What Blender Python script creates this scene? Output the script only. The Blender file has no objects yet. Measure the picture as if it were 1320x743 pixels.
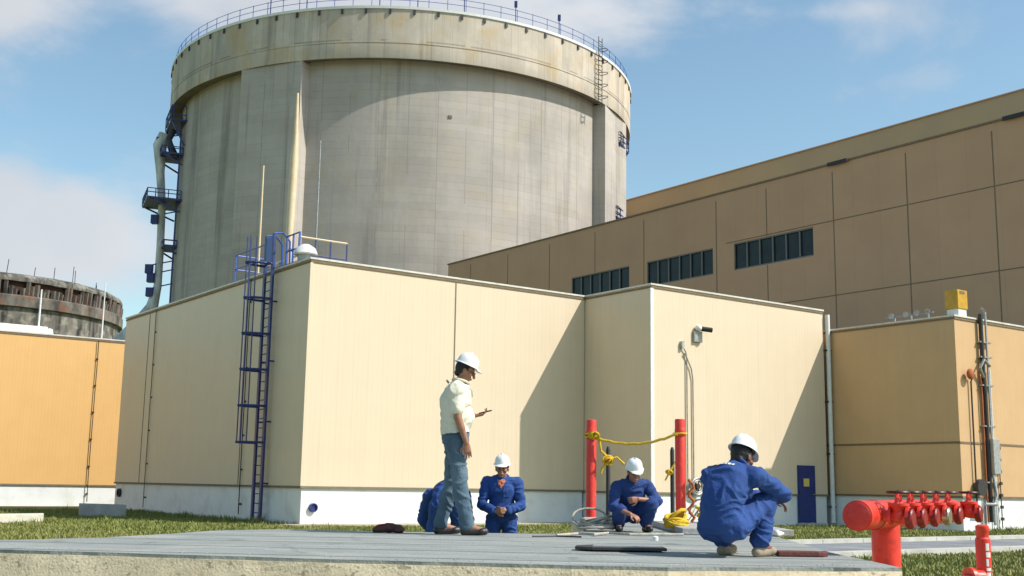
import bpy, bmesh, math, random
from math import sin, cos, radians, pi, atan2, sqrt
from mathutils import Vector, Matrix, noise
random.seed(7)
V = Vector
sc = bpy.context.scene
C = bpy.data.collections.new('place'); sc.collection.children.link(C)

# ------------------------------------------------------------------ camera
F0 = 1490.0; TH = radians(9.71); RO = 0.0164
CAM = V((0, 0, 1.25))
Fw = V((0, cos(TH), sin(TH))); R0 = V((1, 0, 0)); U0 = V((0, -sin(TH), cos(TH)))
Rc = cos(RO)*R0 + sin(RO)*U0; Uc = -sin(RO)*R0 + cos(RO)*U0
cam = bpy.data.cameras.new('camera'); co = bpy.data.objects.new('camera', cam); C.objects.link(co)
m = Matrix.Identity(4)
for i in range(3):
    m[i][0] = Rc[i]; m[i][1] = Uc[i]; m[i][2] = -Fw[i]; m[i][3] = CAM[i]
co.matrix_world = m
cam.sensor_width = 36; cam.lens = 36*F0/1320; cam.clip_end = 5000; cam.clip_start = 0.05
sc.camera = co
def ray(x, y): return Fw + Rc*((x-660)/F0) + Uc*((371.5-y)/F0)
def at(x, y, d): return CAM + ray(x, y)*d               # measured point at a distance
def onz(x, y, z):
    d = ray(x, y); return CAM + d*((z-CAM.z)/d.z)

# ------------------------------------------------------------------ materials
def mat(name, c1, c2=None, scale=4.0, rough=.7, metal=0.0, bump=0.0, bscale=None, stretch=(1, 1, 1), spec=.5, lo=.35, hi=.65, detail=6, extra=None, c3=None, s3=30.0, a3=.3):
    m = bpy.data.materials.new(name); m.use_nodes = True
    nt = m.node_tree; N = nt.nodes; L = nt.links
    b = N['Principled BSDF']; b.inputs['Roughness'].default_value = rough; b.inputs['Metallic'].default_value = metal
    b.inputs['Specular IOR Level'].default_value = spec
    tc = N.new('ShaderNodeTexCoord'); mp = N.new('ShaderNodeMapping'); mp.inputs['Scale'].default_value = stretch
    L.new(tc.outputs['Object'], mp.inputs['Vector'])
    n = N.new('ShaderNodeTexNoise'); n.inputs['Scale'].default_value = scale; n.inputs['Detail'].default_value = detail
    n.inputs['Roughness'].default_value = .62
    L.new(mp.outputs[0], n.inputs['Vector'])
    r = N.new('ShaderNodeMapRange'); r.inputs[1].default_value = lo; r.inputs[2].default_value = hi
    L.new(n.outputs[0], r.inputs[0])
    mx = N.new('ShaderNodeMix'); mx.data_type = 'RGBA'
    if c2 is None: c2 = tuple(v*.85 for v in c1)
    mx.inputs[6].default_value = (*c1, 1); mx.inputs[7].default_value = (*c2, 1)
    L.new(r.outputs[0], mx.inputs[0])
    out = mx.outputs[2]
    if c3:
        n3 = N.new('ShaderNodeTexNoise'); n3.inputs['Scale'].default_value = s3; n3.inputs['Detail'].default_value = 3
        L.new(tc.outputs['Object'], n3.inputs['Vector'])
        r3 = N.new('ShaderNodeMapRange'); r3.inputs[1].default_value = .5; r3.inputs[2].default_value = .7; r3.inputs[4].default_value = a3
        L.new(n3.outputs[0], r3.inputs[0])
        m3 = N.new('ShaderNodeMix'); m3.data_type = 'RGBA'; m3.inputs[7].default_value = (*c3, 1)
        L.new(r3.outputs[0], m3.inputs[0]); L.new(out, m3.inputs[6]); out = m3.outputs[2]
    height = None
    if bump:
        n2 = N.new('ShaderNodeTexNoise'); n2.inputs['Scale'].default_value = bscale or scale*5; n2.inputs['Detail'].default_value = 5
        L.new(tc.outputs['Object'], n2.inputs['Vector'])
        bp = N.new('ShaderNodeBump'); bp.inputs['Strength'].default_value = bump; bp.inputs['Distance'].default_value = .02
        L.new(n2.outputs[0], bp.inputs['Height']); L.new(bp.outputs[0], b.inputs['Normal'])
        height = bp
    if extra: out = extra(nt, tc, out, height)
    L.new(out, b.inputs['Base Color'])
    return m
def mth(nt, op, a, b=None, c=None):
    n = nt.nodes.new('ShaderNodeMath'); n.operation = op
    for i, v in enumerate((a, b, c)):
        if v is None: continue
        if isinstance(v, (int, float)): n.inputs[i].default_value = v
        else: nt.links.new(v, n.inputs[i])
    return n.outputs[0]
def darken(nt, col, fac, colr):
    m = nt.nodes.new('ShaderNodeMix'); m.data_type = 'RGBA'
    nt.links.new(col, m.inputs[6]); m.inputs[7].default_value = (*colr, 1)
    if isinstance(fac, (int, float)): m.inputs[0].default_value = fac
    else: nt.links.new(fac, m.inputs[0])
    return m.outputs[2]
def siding(pitch, groove, amt=.35, bumpd=.012, dirt=True):
    """narrow vertical grooves between pressed sheets; works on both directions of wall"""
    def f(nt, tc, col, bp):
        s = nt.nodes.new('ShaderNodeSeparateXYZ'); nt.links.new(tc.outputs['Object'], s.inputs[0])
        t = mth(nt, 'FRACT', mth(nt, 'DIVIDE', mth(nt, 'ADD', s.outputs[0], s.outputs[1]), pitch))
        g = mth(nt, 'LESS_THAN', t, .05)
        panel = nt.nodes.new('ShaderNodeTexWhiteNoise'); panel.noise_dimensions = '1D'
        nt.links.new(mth(nt, 'FLOOR', mth(nt, 'DIVIDE', mth(nt, 'ADD', s.outputs[0], s.outputs[1]), pitch)), panel.inputs['W'])
        col = darken(nt, col, mth(nt, 'MULTIPLY', panel.outputs[0], .06), groove)
        col = darken(nt, col, mth(nt, 'MULTIPLY', g, amt), groove)
        wv = mth(nt, 'SINE', mth(nt, 'MULTIPLY', mth(nt, 'ADD', s.outputs[0], s.outputs[1]), 2*pi/(pitch/3)))
        h = mth(nt, 'SUBTRACT', mth(nt, 'MULTIPLY', wv, .12), g)
        b2 = nt.nodes.new('ShaderNodeBump'); b2.inputs['Distance'].default_value = bumpd; b2.inputs['Strength'].default_value = .35
        nt.links.new(h, b2.inputs['Height'])
        nt.links.new(b2.outputs[0], nt.nodes['Principled BSDF'].inputs['Normal'])
        if dirt:   # faint dribbles down the sheets
            mp = nt.nodes.new('ShaderNodeMapping'); mp.inputs['Scale'].default_value = (3, 3, .12)
            nt.links.new(tc.outputs['Object'], mp.inputs[0])
            n = nt.nodes.new('ShaderNodeTexNoise'); n.inputs['Scale'].default_value = 2.2; n.inputs['Detail'].default_value = 5
            nt.links.new(mp.outputs[0], n.inputs['Vector'])
            r = nt.nodes.new('ShaderNodeMapRange'); r.inputs[1].default_value = .55; r.inputs[2].default_value = .8; r.inputs[4].default_value = .26
            nt.links.new(n.outputs[0], r.inputs[0]); col = darken(nt, col, r.outputs[0], groove)
        return col
    return f
def shutter_lines(pz, pa, amt, center=True):
    """formwork joints and rain streaks of cast concrete on a round tower"""
    def f(nt, tc, col, bp):
        s = nt.nodes.new('ShaderNodeSeparateXYZ'); nt.links.new(tc.outputs['Object'], s.inputs[0])
        z = mth(nt, 'FRACT', mth(nt, 'DIVIDE', s.outputs[2], pz)); gz = mth(nt, 'LESS_THAN', z, .045)
        a = mth(nt, 'MULTIPLY', mth(nt, 'ARCTAN2', s.outputs[1], s.outputs[0]), pa/(2*pi))
        ga = mth(nt, 'LESS_THAN', mth(nt, 'FRACT', a), .03)
        row = nt.nodes.new('ShaderNodeTexWhiteNoise'); row.noise_dimensions = '2D'
        cx = nt.nodes.new('ShaderNodeCombineXYZ')
        nt.links.new(mth(nt, 'FLOOR', mth(nt, 'DIVIDE', s.outputs[2], pz)), cx.inputs[0]); nt.links.new(mth(nt, 'FLOOR', mth(nt, 'MULTIPLY', a, .5)), cx.inputs[1])
        nt.links.new(cx.outputs[0], row.inputs['Vector'])
        col = darken(nt, col, mth(nt, 'MULTIPLY', row.outputs[0], amt*.42), (.12, .11, .09))
        br = nt.nodes.new('ShaderNodeTexNoise'); br.inputs['Scale'].default_value = .35
        nt.links.new(tc.outputs['Object'], br.inputs['Vector'])
        brk = mth(nt, 'GREATER_THAN', br.outputs[0], .46)
        col = darken(nt, col, mth(nt, 'MULTIPLY', mth(nt, 'MULTIPLY', mth(nt, 'MAXIMUM', gz, ga), amt), brk), (.10, .09, .07))
        for (sx, sz, sca, lo, hi, am, cc) in ((1, .045, .50, .56, .74, .72, (.10, .092, .08)), (1, .02, 2.2, .56, .75, .5, (.14, .125, .105)), (1, .25, .16, .48, .72, .45, (.17, .165, .15))):
            mp = nt.nodes.new('ShaderNodeMapping'); mp.inputs['Scale'].default_value = (sx, sx, sz)
            nt.links.new(tc.outputs['Object'], mp.inputs[0])
            n = nt.nodes.new('ShaderNodeTexNoise'); n.inputs['Scale'].default_value = sca; n.inputs['Detail'].default_value = 7; n.inputs['Roughness'].default_value = .65
            nt.links.new(mp.outputs[0], n.inputs['Vector'])
            r = nt.nodes.new('ShaderNodeMapRange'); r.inputs[1].default_value = lo; r.inputs[2].default_value = hi; r.inputs[4].default_value = am
            nt.links.new(n.outputs[0], r.inputs[0]); col = darken(nt, col, r.outputs[0], cc)
        return col
    return f

M = {}
M['cream'] = mat('cream_sheet', (.725, .59, .425), (.70, .57, .41), 1.2, .5, spec=.35, extra=siding(.52, (.55, .46, .33), .13), bump=.01)
M['white_base'] = mat('white_plinth_paint', (.80, .81, .80), (.74, .75, .745), 1.1, .6, bump=.1, bscale=30, c3=(.50, .48, .42), s3=1.6, a3=.34)
M['orange'] = mat('apricot_sheet', (.72, .43, .165), (.69, .41, .155), 1.2, .5, spec=.35, extra=siding(.46, (.58, .36, .15), .15), bump=.01)
M['tan'] = mat('tan_sheet', (.62, .40, .205), (.58, .37, .19), 1.0, .5, spec=.35, extra=siding(.46, (.45, .31, .16), .15), bump=.01)
M['brown_panel'] = mat('brown_panel', (.53, .32, .18), (.49, .295, .165), .35, .7, bump=.1, bscale=6, c3=(.47, .275, .16), s3=.5, a3=.5, extra=siding(1.55, (.34, .215, .12), .12, .006, False))
M['olive_band'] = mat('ochre_band', (.48, .34, .19), (.43, .31, .18), .12, .7, c3=(.50, .34, .17), s3=.3, a3=.7)
M['coping'] = mat('pale_coping', (.72, .68, .60), (.55, .52, .46), 3, .5, bump=.1)
M['seam'] = mat('dark_sealant', (.22, .18, .12), (.17, .14, .10), 6, .8)
M['browndark'] = mat('dark_brown_joint', (.22, .155, .095), (.17, .12, .075), 6, .8)
M['roof'] = mat('grey_roofing', (.35, .34, .32), (.26, .25, .24), 1.5, .9, bump=.3)
M['blue'] = mat('blue_paint', (.016, .036, .20), (.012, .026, .13), 6, .45, c3=(.08, .07, .08), s3=20, a3=.5)
M['bluebright'] = mat('bright_blue_paint', (.035, .10, .40), (.03, .085, .32), 6, .4)
M['bluedoor'] = mat('blue_door_paint', (.012, .035, .20), (.01, .028, .15), 4, .45)
M['glass'] = mat('dark_window_glass', (.016, .03, .03), (.008, .014, .016), 1.5, .3, spec=.25)
M['frame'] = mat('grey_window_frame', (.16, .16, .15), None, 6, .6)
M['concrete'] = mat('tower_concrete', (.50, .445, .39), (.41, .365, .32), .22, .92, bump=.5, bscale=2.5, extra=shutter_lines(.62, 56, .26), c3=(.45, .36, .21), s3=.5, a3=.25)
M['ringconc'] = mat('ring_concrete', (.62, .54, .44), (.49, .425, .34), .30, .92, bump=.5, bscale=2.5, extra=shutter_lines(3.05, 210, .40), c3=(.55, .39, .19), s3=.45, a3=.6)
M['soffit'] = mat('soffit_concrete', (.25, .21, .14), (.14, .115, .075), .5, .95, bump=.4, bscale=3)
M['oldconc'] = mat('weathered_concrete', (.20, .18, .15), (.03, .028, .025), .8, .95, stretch=(1, 1, .18), bump=1, bscale=3, c3=(.33, .31, .26), s3=.9, a3=.7)
M['oldring'] = mat('rusty_ring_concrete', (.20, .18, .15), (.05, .042, .035), .55, .95, stretch=(1, 1, .5), bump=1, bscale=3, c3=(.20, .085, .045), s3=.7, a3=.6)
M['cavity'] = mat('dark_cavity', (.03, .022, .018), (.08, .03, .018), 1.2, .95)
M['white'] = mat('white_paint', (.80, .80, .78), (.70, .70, .67), 4, .45, c3=(.4, .36, .3), s3=12, a3=.25)
M['grey_metal'] = mat('grey_metal', (.42, .42, .40), (.28, .28, .27), 8, .45, metal=.6)
M['galv'] = mat('galvanised_steel', (.50, .51, .50), (.36, .37, .36), 14, .4, metal=.5)
M['darkmetal'] = mat('dark_metal', (.04, .04, .045), (.06, .05, .045), 12, .5, metal=.3)
M['mast'] = mat('cream_mast_paint', (.70, .56, .36), (.62, .48, .30), 5, .5)
M['duct'] = mat('pale_duct', (.68, .68, .64), (.30, .31, .27), 1.2, .5, stretch=(1, 1, .4))
M['yellow'] = mat('yellow_paint', (.60, .34, .02), (.48, .26, .015), 5, .45)
M['signyellow'] = mat('yellow_notice', (.75, .60, .15), None, 9, .5)
M['red'] = mat('red_pipe_paint', (.84, .045, .025), (.76, .05, .03), 3.5, .42, bump=.12, bscale=30, c3=(.42, .018, .015), s3=9, a3=.6)
M['redpost'] = mat('red_post_paint', (.80, .035, .022), (.68, .04, .026), 5, .5, bump=.1, bscale=30, c3=(.80, .10, .07), s3=14, a3=.5)
M['darkred'] = mat('dark_red_paint', (.30, .012, .012), (.17, .012, .012), 14, .42, bump=.2, bscale=40)
M['wheelred'] = mat('wheel_dark_red', (.10, .012, .012), (.04, .008, .008), 14, .45)
M['brass'] = mat('pale_brass', (.55, .50, .38), (.30, .28, .2), 14, .3, metal=.7)
M['rope'] = mat('yellow_rope', (.80, .55, .03), (.62, .36, .015), 30, .8, bump=.6, bscale=120)
M['hose'] = mat('beige_hose', (.50, .46, .38), (.33, .31, .26), 14, .75, bump=.4, bscale=90)
M['orange_rope'] = mat('rusty_orange_strap', (.50, .13, .03), (.3, .08, .03), 20, .8)
M['black'] = mat('black_rubber', (.018, .018, .02), (.03, .028, .027), 10, .6)
M['grass'] = mat('grass_blades', (.135, .170, .028), (.24, .235, .055), .55, .65, c3=(.33, .28, .10), s3=.25, a3=.6)
M['ground'] = mat('grassy_soil', (.105, .135, .030), (.20, .20, .055), .22, .95, bump=1, bscale=18, c3=(.25, .21, .10), s3=1.1, a3=.6, detail=9)
M['sand'] = mat('sandy_verge', (.50, .43, .31), (.33, .28, .19), 2.5, .95, bump=1, bscale=22)
M['asphalt'] = mat('worn_asphalt', (.17, .18, .20), (.24, .25, .26), .8, .85, bump=.6, bscale=60, c3=(.34, .34, .33), s3=.7, a3=.5)
M['kerb'] = mat('kerb_concrete', (.55, .53, .47), (.42, .40, .35), 2, .9, bump=.4, bscale=20)
M['pale_stone'] = mat('pale_stone', (.68, .64, .52), (.5, .47, .38), 3, .9, bump=.5, bscale=20)
M['greyblock'] = mat('grey_block', (.42, .41, .39), (.32, .31, .30), 3, .9, bump=.5, bscale=20)
def slabside(nt, tc, col, bp):
    for (sc3, lo, hi, am, cc) in (((1, 1, 1.6), .62, .67, .65, (.20, .16, .11)), ((2.2, 2.2, 1.4), .60, .66, .5, (.30, .24, .16))):
        mp = nt.nodes.new('ShaderNodeMapping'); mp.inputs['Scale'].default_value = sc3
        nt.links.new(tc.outputs['Object'], mp.inputs[0])
        n = nt.nodes.new('ShaderNodeTexNoise'); n.inputs['Scale'].default_value = 14; n.inputs['Detail'].default_value = 6
        nt.links.new(mp.outputs[0], n.inputs['Vector'])
        r = nt.nodes.new('ShaderNodeMapRange'); r.inputs[1].default_value = lo; r.inputs[2].default_value = hi; r.inputs[4].default_value = am
        nt.links.new(n.outputs[0], r.inputs[0]); col = darken(nt, col, r.outputs[0], cc)
    return col
M['slabside'] = mat('rough_cast_side', (.74, .62, .44), (.60, .49, .33), 2.2, .95, bump=.35, bscale=55, extra=slabside, c3=(.50, .42, .29), s3=45, a3=.4)
def strips(nt, tc, col, bp):
    s = nt.nodes.new('ShaderNodeSeparateXYZ'); nt.links.new(tc.outputs['Object'], s.inputs[0])
    w = nt.nodes.new('ShaderNodeTexNoise'); w.inputs['Scale'].default_value = .8
    nt.links.new(tc.outputs['Object'], w.inputs['Vector'])
    y = mth(nt, 'ADD', mth(nt, 'ADD', s.outputs[1], mth(nt, 'MULTIPLY', s.outputs[0], .10)), mth(nt, 'MULTIPLY', w.outputs[0], .10))
    t = mth(nt, 'FRACT', mth(nt, 'DIVIDE', y, .92)); g = mth(nt, 'LESS_THAN', t, .075)
    wn = nt.nodes.new('ShaderNodeTexWhiteNoise'); wn.noise_dimensions = '1D'
    nt.links.new(mth(nt, 'FLOOR', mth(nt, 'DIVIDE', y, .92)), wn.inputs['W'])
    col = darken(nt, col, mth(nt, 'MULTIPLY', wn.outputs[0], .28), (.17, .19, .175))
    mp = nt.nodes.new('ShaderNodeMapping'); mp.inputs['Scale'].default_value = (.5, 2.2, 1)
    nt.links.new(tc.outputs['Object'], mp.inputs[0])
    n = nt.nodes.new('ShaderNodeTexNoise'); n.inputs['Scale'].default_value = 1.6; n.inputs['Detail'].default_value = 8
    nt.links.new(mp.outputs[0], n.inputs['Vector'])
    r = nt.nodes.new('ShaderNodeMapRange'); r.inputs[1].default_value = .48; r.inputs[2].default_value = .7; r.inputs[4].default_value = .5
    nt.links.new(n.outputs[0], r.inputs[0]); col = darken(nt, col, r.outputs[0], (.42, .43, .38))
    for (sca, lo, hi, am, cc, sc3) in ((1.1, .60, .64, .35, (.40, .39, .34), (1, 1, 1)), (38, .62, .70, .45, (.10, .10, .09), (1, 1, 1)), (22, .66, .72, .6, (.50, .48, .42), (1, 1, 1)), (3.2, .64, .70, .5, (.12, .12, .11), (1, .35, 1))):
        mp = nt.nodes.new('ShaderNodeMapping'); mp.inputs['Scale'].default_value = sc3; mp.inputs['Location'].default_value = (sca, 2*sca, 0)
        nt.links.new(tc.outputs['Object'], mp.inputs[0]); n = nt.nodes.new('ShaderNodeTexNoise'); n.inputs['Scale'].default_value = sca; n.inputs['Detail'].default_value = 5
        nt.links.new(mp.outputs[0], n.inputs['Vector']); r = nt.nodes.new('ShaderNodeMapRange'); r.inputs[1].default_value = lo; r.inputs[2].default_value = hi; r.inputs[4].default_value = am
        nt.links.new(n.outputs[0], r.inputs[0]); col = darken(nt, col, r.outputs[0], cc)
    vo = nt.nodes.new('ShaderNodeTexVoronoi'); vo.feature = 'DISTANCE_TO_EDGE'; vo.inputs['Scale'].default_value = .55
    wv = nt.nodes.new('ShaderNodeTexNoise'); wv.inputs['Scale'].default_value = 3; ad = nt.nodes.new('ShaderNodeVectorMath'); ad.operation = 'MULTIPLY_ADD'; nt.links.new(wv.outputs['Color'], ad.inputs[0]); ad.inputs[1].default_value = (.35, .35, 0); nt.links.new(tc.outputs['Object'], ad.inputs[2]); nt.links.new(tc.outputs['Object'], wv.inputs['Vector']); nt.links.new(ad.outputs[0], vo.inputs['Vector'])
    col = darken(nt, col, mth(nt, 'MULTIPLY', mth(nt, 'LESS_THAN', vo.outputs['Distance'], .005), .3), (.12, .12, .11))
    col = darken(nt, col, mth(nt, 'MULTIPLY', g, .75), (.07, .075, .07))
    return col
M['slabtop'] = mat('grey_green_sheeting', (.31, .32, .295), (.25, .265, .245), 1.6, .8, bump=.5, bscale=40, extra=strips)
M['skin'] = mat('tanned_skin', (.36, .17, .10), (.30, .135, .08), 14, .5)
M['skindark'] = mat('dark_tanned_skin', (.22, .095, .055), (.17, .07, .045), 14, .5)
M['hair'] = mat('black_hair', (.012, .010, .009), None, 30, .6)
M['helmet'] = mat('white_helmet_plastic', (.82, .82, .80), (.76, .76, .74), 5, .28)
M['shirt'] = mat('cream_shirt', (.74, .70, .56), (.66, .62, .49), 6, .9, bump=.4, bscale=40)
M['jeans'] = mat('faded_jeans', (.060, .105, .150), (.10, .155, .20), 5, .9, bump=.5, bscale=60, c3=(.20, .27, .31), s3=4, a3=.4)
M['coverall'] = mat('blue_coverall', (.016, .064, .255), (.011, .044, .17), 5, .85, bump=.3, bscale=60, c3=(.03, .09, .32), s3=5, a3=.5)
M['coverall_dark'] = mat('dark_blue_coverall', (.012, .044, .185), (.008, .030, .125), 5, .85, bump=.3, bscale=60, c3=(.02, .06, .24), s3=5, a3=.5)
M['undershirt'] = mat('orange_undershirt', (.62, .20, .08), None, 8, .9)
M['shoe'] = mat('black_shoe', (.02, .019, .018), (.035, .03, .028), 10, .45)
M['tanshoe'] = mat('dusty_tan_shoe', (.36, .29, .20), (.25, .2, .14), 14, .8)
M['eye'] = mat('eye_dark', (.02, .015, .012), None, 9, .2)
M['lip'] = mat('lip', (.28, .08, .06), None, 9, .5)
M['bag'] = mat('dark_brown_bag', (.055, .022, .018), (.10, .03, .02), 14, .7, bump=.5, bscale=30)
M['woodred'] = mat('dark_red_board', (.16, .03, .025), (.10, .03, .025), 12, .7, bump=.3, bscale=40)
M['rag'] = mat('white_rag', (.78, .78, .74), None, 12, .9)

# ------------------------------------------------------------------ helpers
def tag(o, label=None, cat=None, group=None, kind=None):
    if label: o['label'] = label
    if cat: o['category'] = cat
    if group: o['group'] = group
    if kind: o['kind'] = kind
    return o
def empty(name, label, cat, loc=(0, 0, 0), rz=0, group=None):
    o = bpy.data.objects.new(name, None); C.objects.link(o); o.location = loc; o.rotation_euler = (0, 0, rz)
    o.empty_display_size = .2
    return tag(o, label, cat, group)
def mesh_obj(name, bm, mt, parent=None, smooth=False):
    me = bpy.data.meshes.new(name); bmesh.ops.recalc_face_normals(bm, faces=bm.faces); bm.to_mesh(me); bm.free()
    if smooth:
        for p in me.polygons: p.use_smooth = True
        try: me.set_sharp_from_angle(angle=radians(40))
        except Exception: pass
    me.materials.append(M[mt])
    o = bpy.data.objects.new(name, me); C.objects.link(o)
    if parent: o.parent = parent
    return o
def basis(ax):
    ax = ax.normalized(); t = V((0, 0, 1)) if abs(ax.z) < .95 else V((1, 0, 0))
    a = ax.cross(t).normalized(); return a, ax.cross(a).normalized()
class MB:
    def __init__(s): s.bm = bmesh.new()
    def box(s, x0, x1, y0, y1, z0, z1, mtx=None):
        vs = [s.bm.verts.new(V((x, y, z)) if mtx is None else mtx @ V((x, y, z))) for z in (z0, z1) for y in (y0, y1) for x in (x0, x1)]
        for f in ((0, 2, 3, 1), (4, 5, 7, 6), (0, 1, 5, 4), (2, 6, 7, 3), (0, 4, 6, 2), (1, 3, 7, 5)): s.bm.faces.new([vs[i] for i in f])
        return s
    def bar(s, p, q, w, h=None):
        p, q = V(p), V(q); h = h or w; a, b = basis(q-p)
        vs = [s.bm.verts.new(c+a*w/2*i+b*h/2*j) for c in (p, q) for i, j in ((-1, -1), (1, -1), (1, 1), (-1, 1))]
        for f in ((0, 1, 2, 3), (7, 6, 5, 4), (0, 4, 5, 1), (1, 5, 6, 2), (2, 6, 7, 3), (3, 7, 4, 0)): s.bm.faces.new([vs[i] for i in f])
        return s
    def tube(s, pts, r, n=8, close=False, caps=True):
        pts = [V(p) for p in pts]; K = len(pts); rs = r if isinstance(r, (list, tuple)) else [r]*K
        rings = []; pa = None
        for i, p in enumerate(pts):
            if close: t = pts[(i+1) % K]-pts[i-1]
            else: t = pts[min(i+1, K-1)]-pts[max(i-1, 0)]
            t.normalize()
            if pa is None: a, b = basis(t)
            else:
                a = pa - t*pa.dot(t)
                if a.length < 1e-4: a, b = basis(t)
                a.normalize(); b = t.cross(a)
            pa = a
            rings.append([s.bm.verts.new(p+a*rs[i]*cos(2*pi*k/n)+b*rs[i]*sin(2*pi*k/n)) for k in range(n)])
        for i in range(K if close else K-1):
            A, B = rings[i], rings[(i+1) % K]
            for k in range(n): s.bm.faces.new((A[k], A[(k+1) % n], B[(k+1) % n], B[k]))
        if caps and not close:
            s.bm.faces.new(rings[0][::-1]); s.bm.faces.new(rings[-1])
        return s
    def lathe(s, prof, c=(0, 0, 0), n=32, axis=V((0, 0, 1)), a0=0, a1=2*pi):
        c = V(c); axis = V(axis).normalized()
        a, b = (V((1, 0, 0)), V((0, 1, 0))) if abs(axis.z) > .999 else basis(axis)
        full = abs(a1-a0-2*pi) < 1e-6; K = n if full else n+1
        rings = []
        for (r, z) in prof:
            rings.append([s.bm.verts.new(c+axis*z+(a*cos(a0+(a1-a0)*k/n)+b*sin(a0+(a1-a0)*k/n))*r) for k in range(K)] if r > 1e-6 else [s.bm.verts.new(c+axis*z)])
        for A, B in zip(rings, rings[1:]):
            for k in range(n):
                k2 = (k+1) % K
                if len(A) == 1 and len(B) == 1: continue
                if len(A) == 1: s.bm.faces.new((A[0], B[k2], B[k]))
                elif len(B) == 1: s.bm.faces.new((A[k], A[k2], B[0]))
                else: s.bm.faces.new((A[k], A[k2], B[k2], B[k]))
        return s
    def ell(s, c, rx, ry, rz, fx=None, n=16, m_=10):
        """ellipsoid; fx = (x,y,z) axes"""
        c = V(c); X, Y, Z = fx or (V((1, 0, 0)), V((0, 1, 0)), V((0, 0, 1)))
        rings = []
        for i in range(m_+1):
            t = -pi/2+pi*i/m_
            rr = cos(t); zz = sin(t)
            if i in (0, m_): rings.append([s.bm.verts.new(c+Z*rz*zz)])
            else: rings.append([s.bm.verts.new(c+Z*rz*zz+X*rx*rr*cos(2*pi*k/n)+Y*ry*rr*sin(2*pi*k/n)) for k in range(n)])
        for A, B in zip(rings, rings[1:]):
            for k in range(n):
                k2 = (k+1) % n
                if len(A) == 1: s.bm.faces.new((A[0], B[k2], B[k]))
                elif len(B) == 1: s.bm.faces.new((A[k], A[k2], B[0]))
                else: s.bm.faces.new((A[k], A[k2], B[k2], B[k]))
        return s
    def capsule(s, p, q, r0, r1, n=14):
        p, q = V(p), V(q); ax = (q-p); Ln = ax.length
        if Ln < 1e-5: return s.ell(p, r0, r0, r0)
        prof = [(r0*cos(t), r0*sin(t)) for t in [-pi/2+pi/2*i/4 for i in range(5)]] + [(r1*cos(t), Ln+r1*sin(t)) for t in [pi/2*i/4 for i in range(5)]]
        prof[0] = (0, prof[0][1]); prof[-1] = (0, prof[-1][1])
        return s.lathe(prof, p, n, ax)
    def limb(s, pts, rs):
        for i in range(len(pts)-1): s.capsule(pts[i], pts[i+1], rs[i], rs[i+1])
        return s
    def loft(s, st, n=24):
        """st: (centre, half-width vector, half-depth vector)"""
        rings = [[s.bm.verts.new(c+a*cos(2*pi*k/n)+b*sin(2*pi*k/n)) for k in range(n)] for c, a, b in st]
        for A, B in zip(rings, rings[1:]):
            for k in range(n): s.bm.faces.new((A[k], A[(k+1) % n], B[(k+1) % n], B[k]))
        s.bm.faces.new(rings[0][::-1]); s.bm.faces.new(rings[-1]); return s
    def poly(s, pts, z0, z1):
        n = len(pts); lo = [s.bm.verts.new((p[0], p[1], z0)) for p in pts]; hi = [s.bm.verts.new((p[0], p[1], z1)) for p in pts]
        s.bm.faces.new(lo[::-1]); s.bm.faces.new(hi)
        for k in range(n): s.bm.faces.new((lo[k], lo[(k+1) % n], hi[(k+1) % n], hi[k]))
        return s
    def bevel(s, w, seg=2):
        bmesh.ops.remove_doubles(s.bm, verts=s.bm.verts, dist=1e-5)
        bmesh.ops.bevel(s.bm, geom=list(s.bm.edges), offset=w, segments=seg, affect='EDGES', profile=.6); return s
    def rough(s, amp, f, seed=0):
        for v in s.bm.verts: v.co += V([noise.noise(v.co*f+V((seed+i*9.1, i*3.7, 0))) for i in range(3)])*amp
        return s
    def sub(s, cuts):
        bmesh.ops.subdivide_edges(s.bm, edges=list(s.bm.edges), cuts=cuts, use_grid_fill=True); return s
    def build(s, name, mt, parent=None, smooth=False): return mesh_obj(name, s.bm, mt, parent, smooth)

def remesh(name, mb, mt, parent, voxel, smooth=4, wrinkle=0.0, wf=9.0, seed=0.0):
    """join rough limbs into one continuous skin"""
    me = bpy.data.meshes.new('tmp'); bmesh.ops.recalc_face_normals(mb.bm, faces=mb.bm.faces); mb.bm.to_mesh(me); mb.bm.free()
    o = bpy.data.objects.new('tmp', me); C.objects.link(o)
    r = o.modifiers.new('r', 'REMESH'); r.mode = 'VOXEL'; r.voxel_size = voxel; r.use_smooth_shade = True
    if smooth:
        k = o.modifiers.new('s', 'SMOOTH'); k.iterations = smooth; k.factor = .5
    dg = bpy.context.evaluated_depsgraph_get(); dg.update()
    nm = bpy.data.meshes.new_from_object(o.evaluated_get(dg)); nm.name = name
    bpy.data.objects.remove(o); bpy.data.meshes.remove(me)
    if wrinkle:
        nrm = [v.normal.copy() for v in nm.vertices]
        for v, nn in zip(nm.vertices, nrm):
            p = v.co
            q = p+V((noise.noise(p*5+V((seed, 0, 0))), noise.noise(p*5+V((0, seed, 3))), noise.noise(p*5+V((7, 0, seed)))))*.10
            w = noise.noise(V((q.x*wf*.75+seed+q.z*4, q.y*wf*.75-q.z*3, q.z*wf*1.25+q.x*5)))
            w2 = noise.noise(V((q.x*wf*2.0+q.z*7, q.y*wf*2.0+seed, q.z*wf*2.4)))
            w3 = noise.noise(p*4.2+V((seed, 5, 1)))
            v.co = p + nn*wrinkle*(max(-.5, (1-abs(w)*3.8))*.85 + .45 + w2*.3 + w3*.9)
    for p in nm.polygons: p.use_smooth = True
    nm.materials.clear(); nm.materials.append(M[mt])
    ob = bpy.data.objects.new(name, nm); C.objects.link(ob); ob.parent = parent
    return ob

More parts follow.
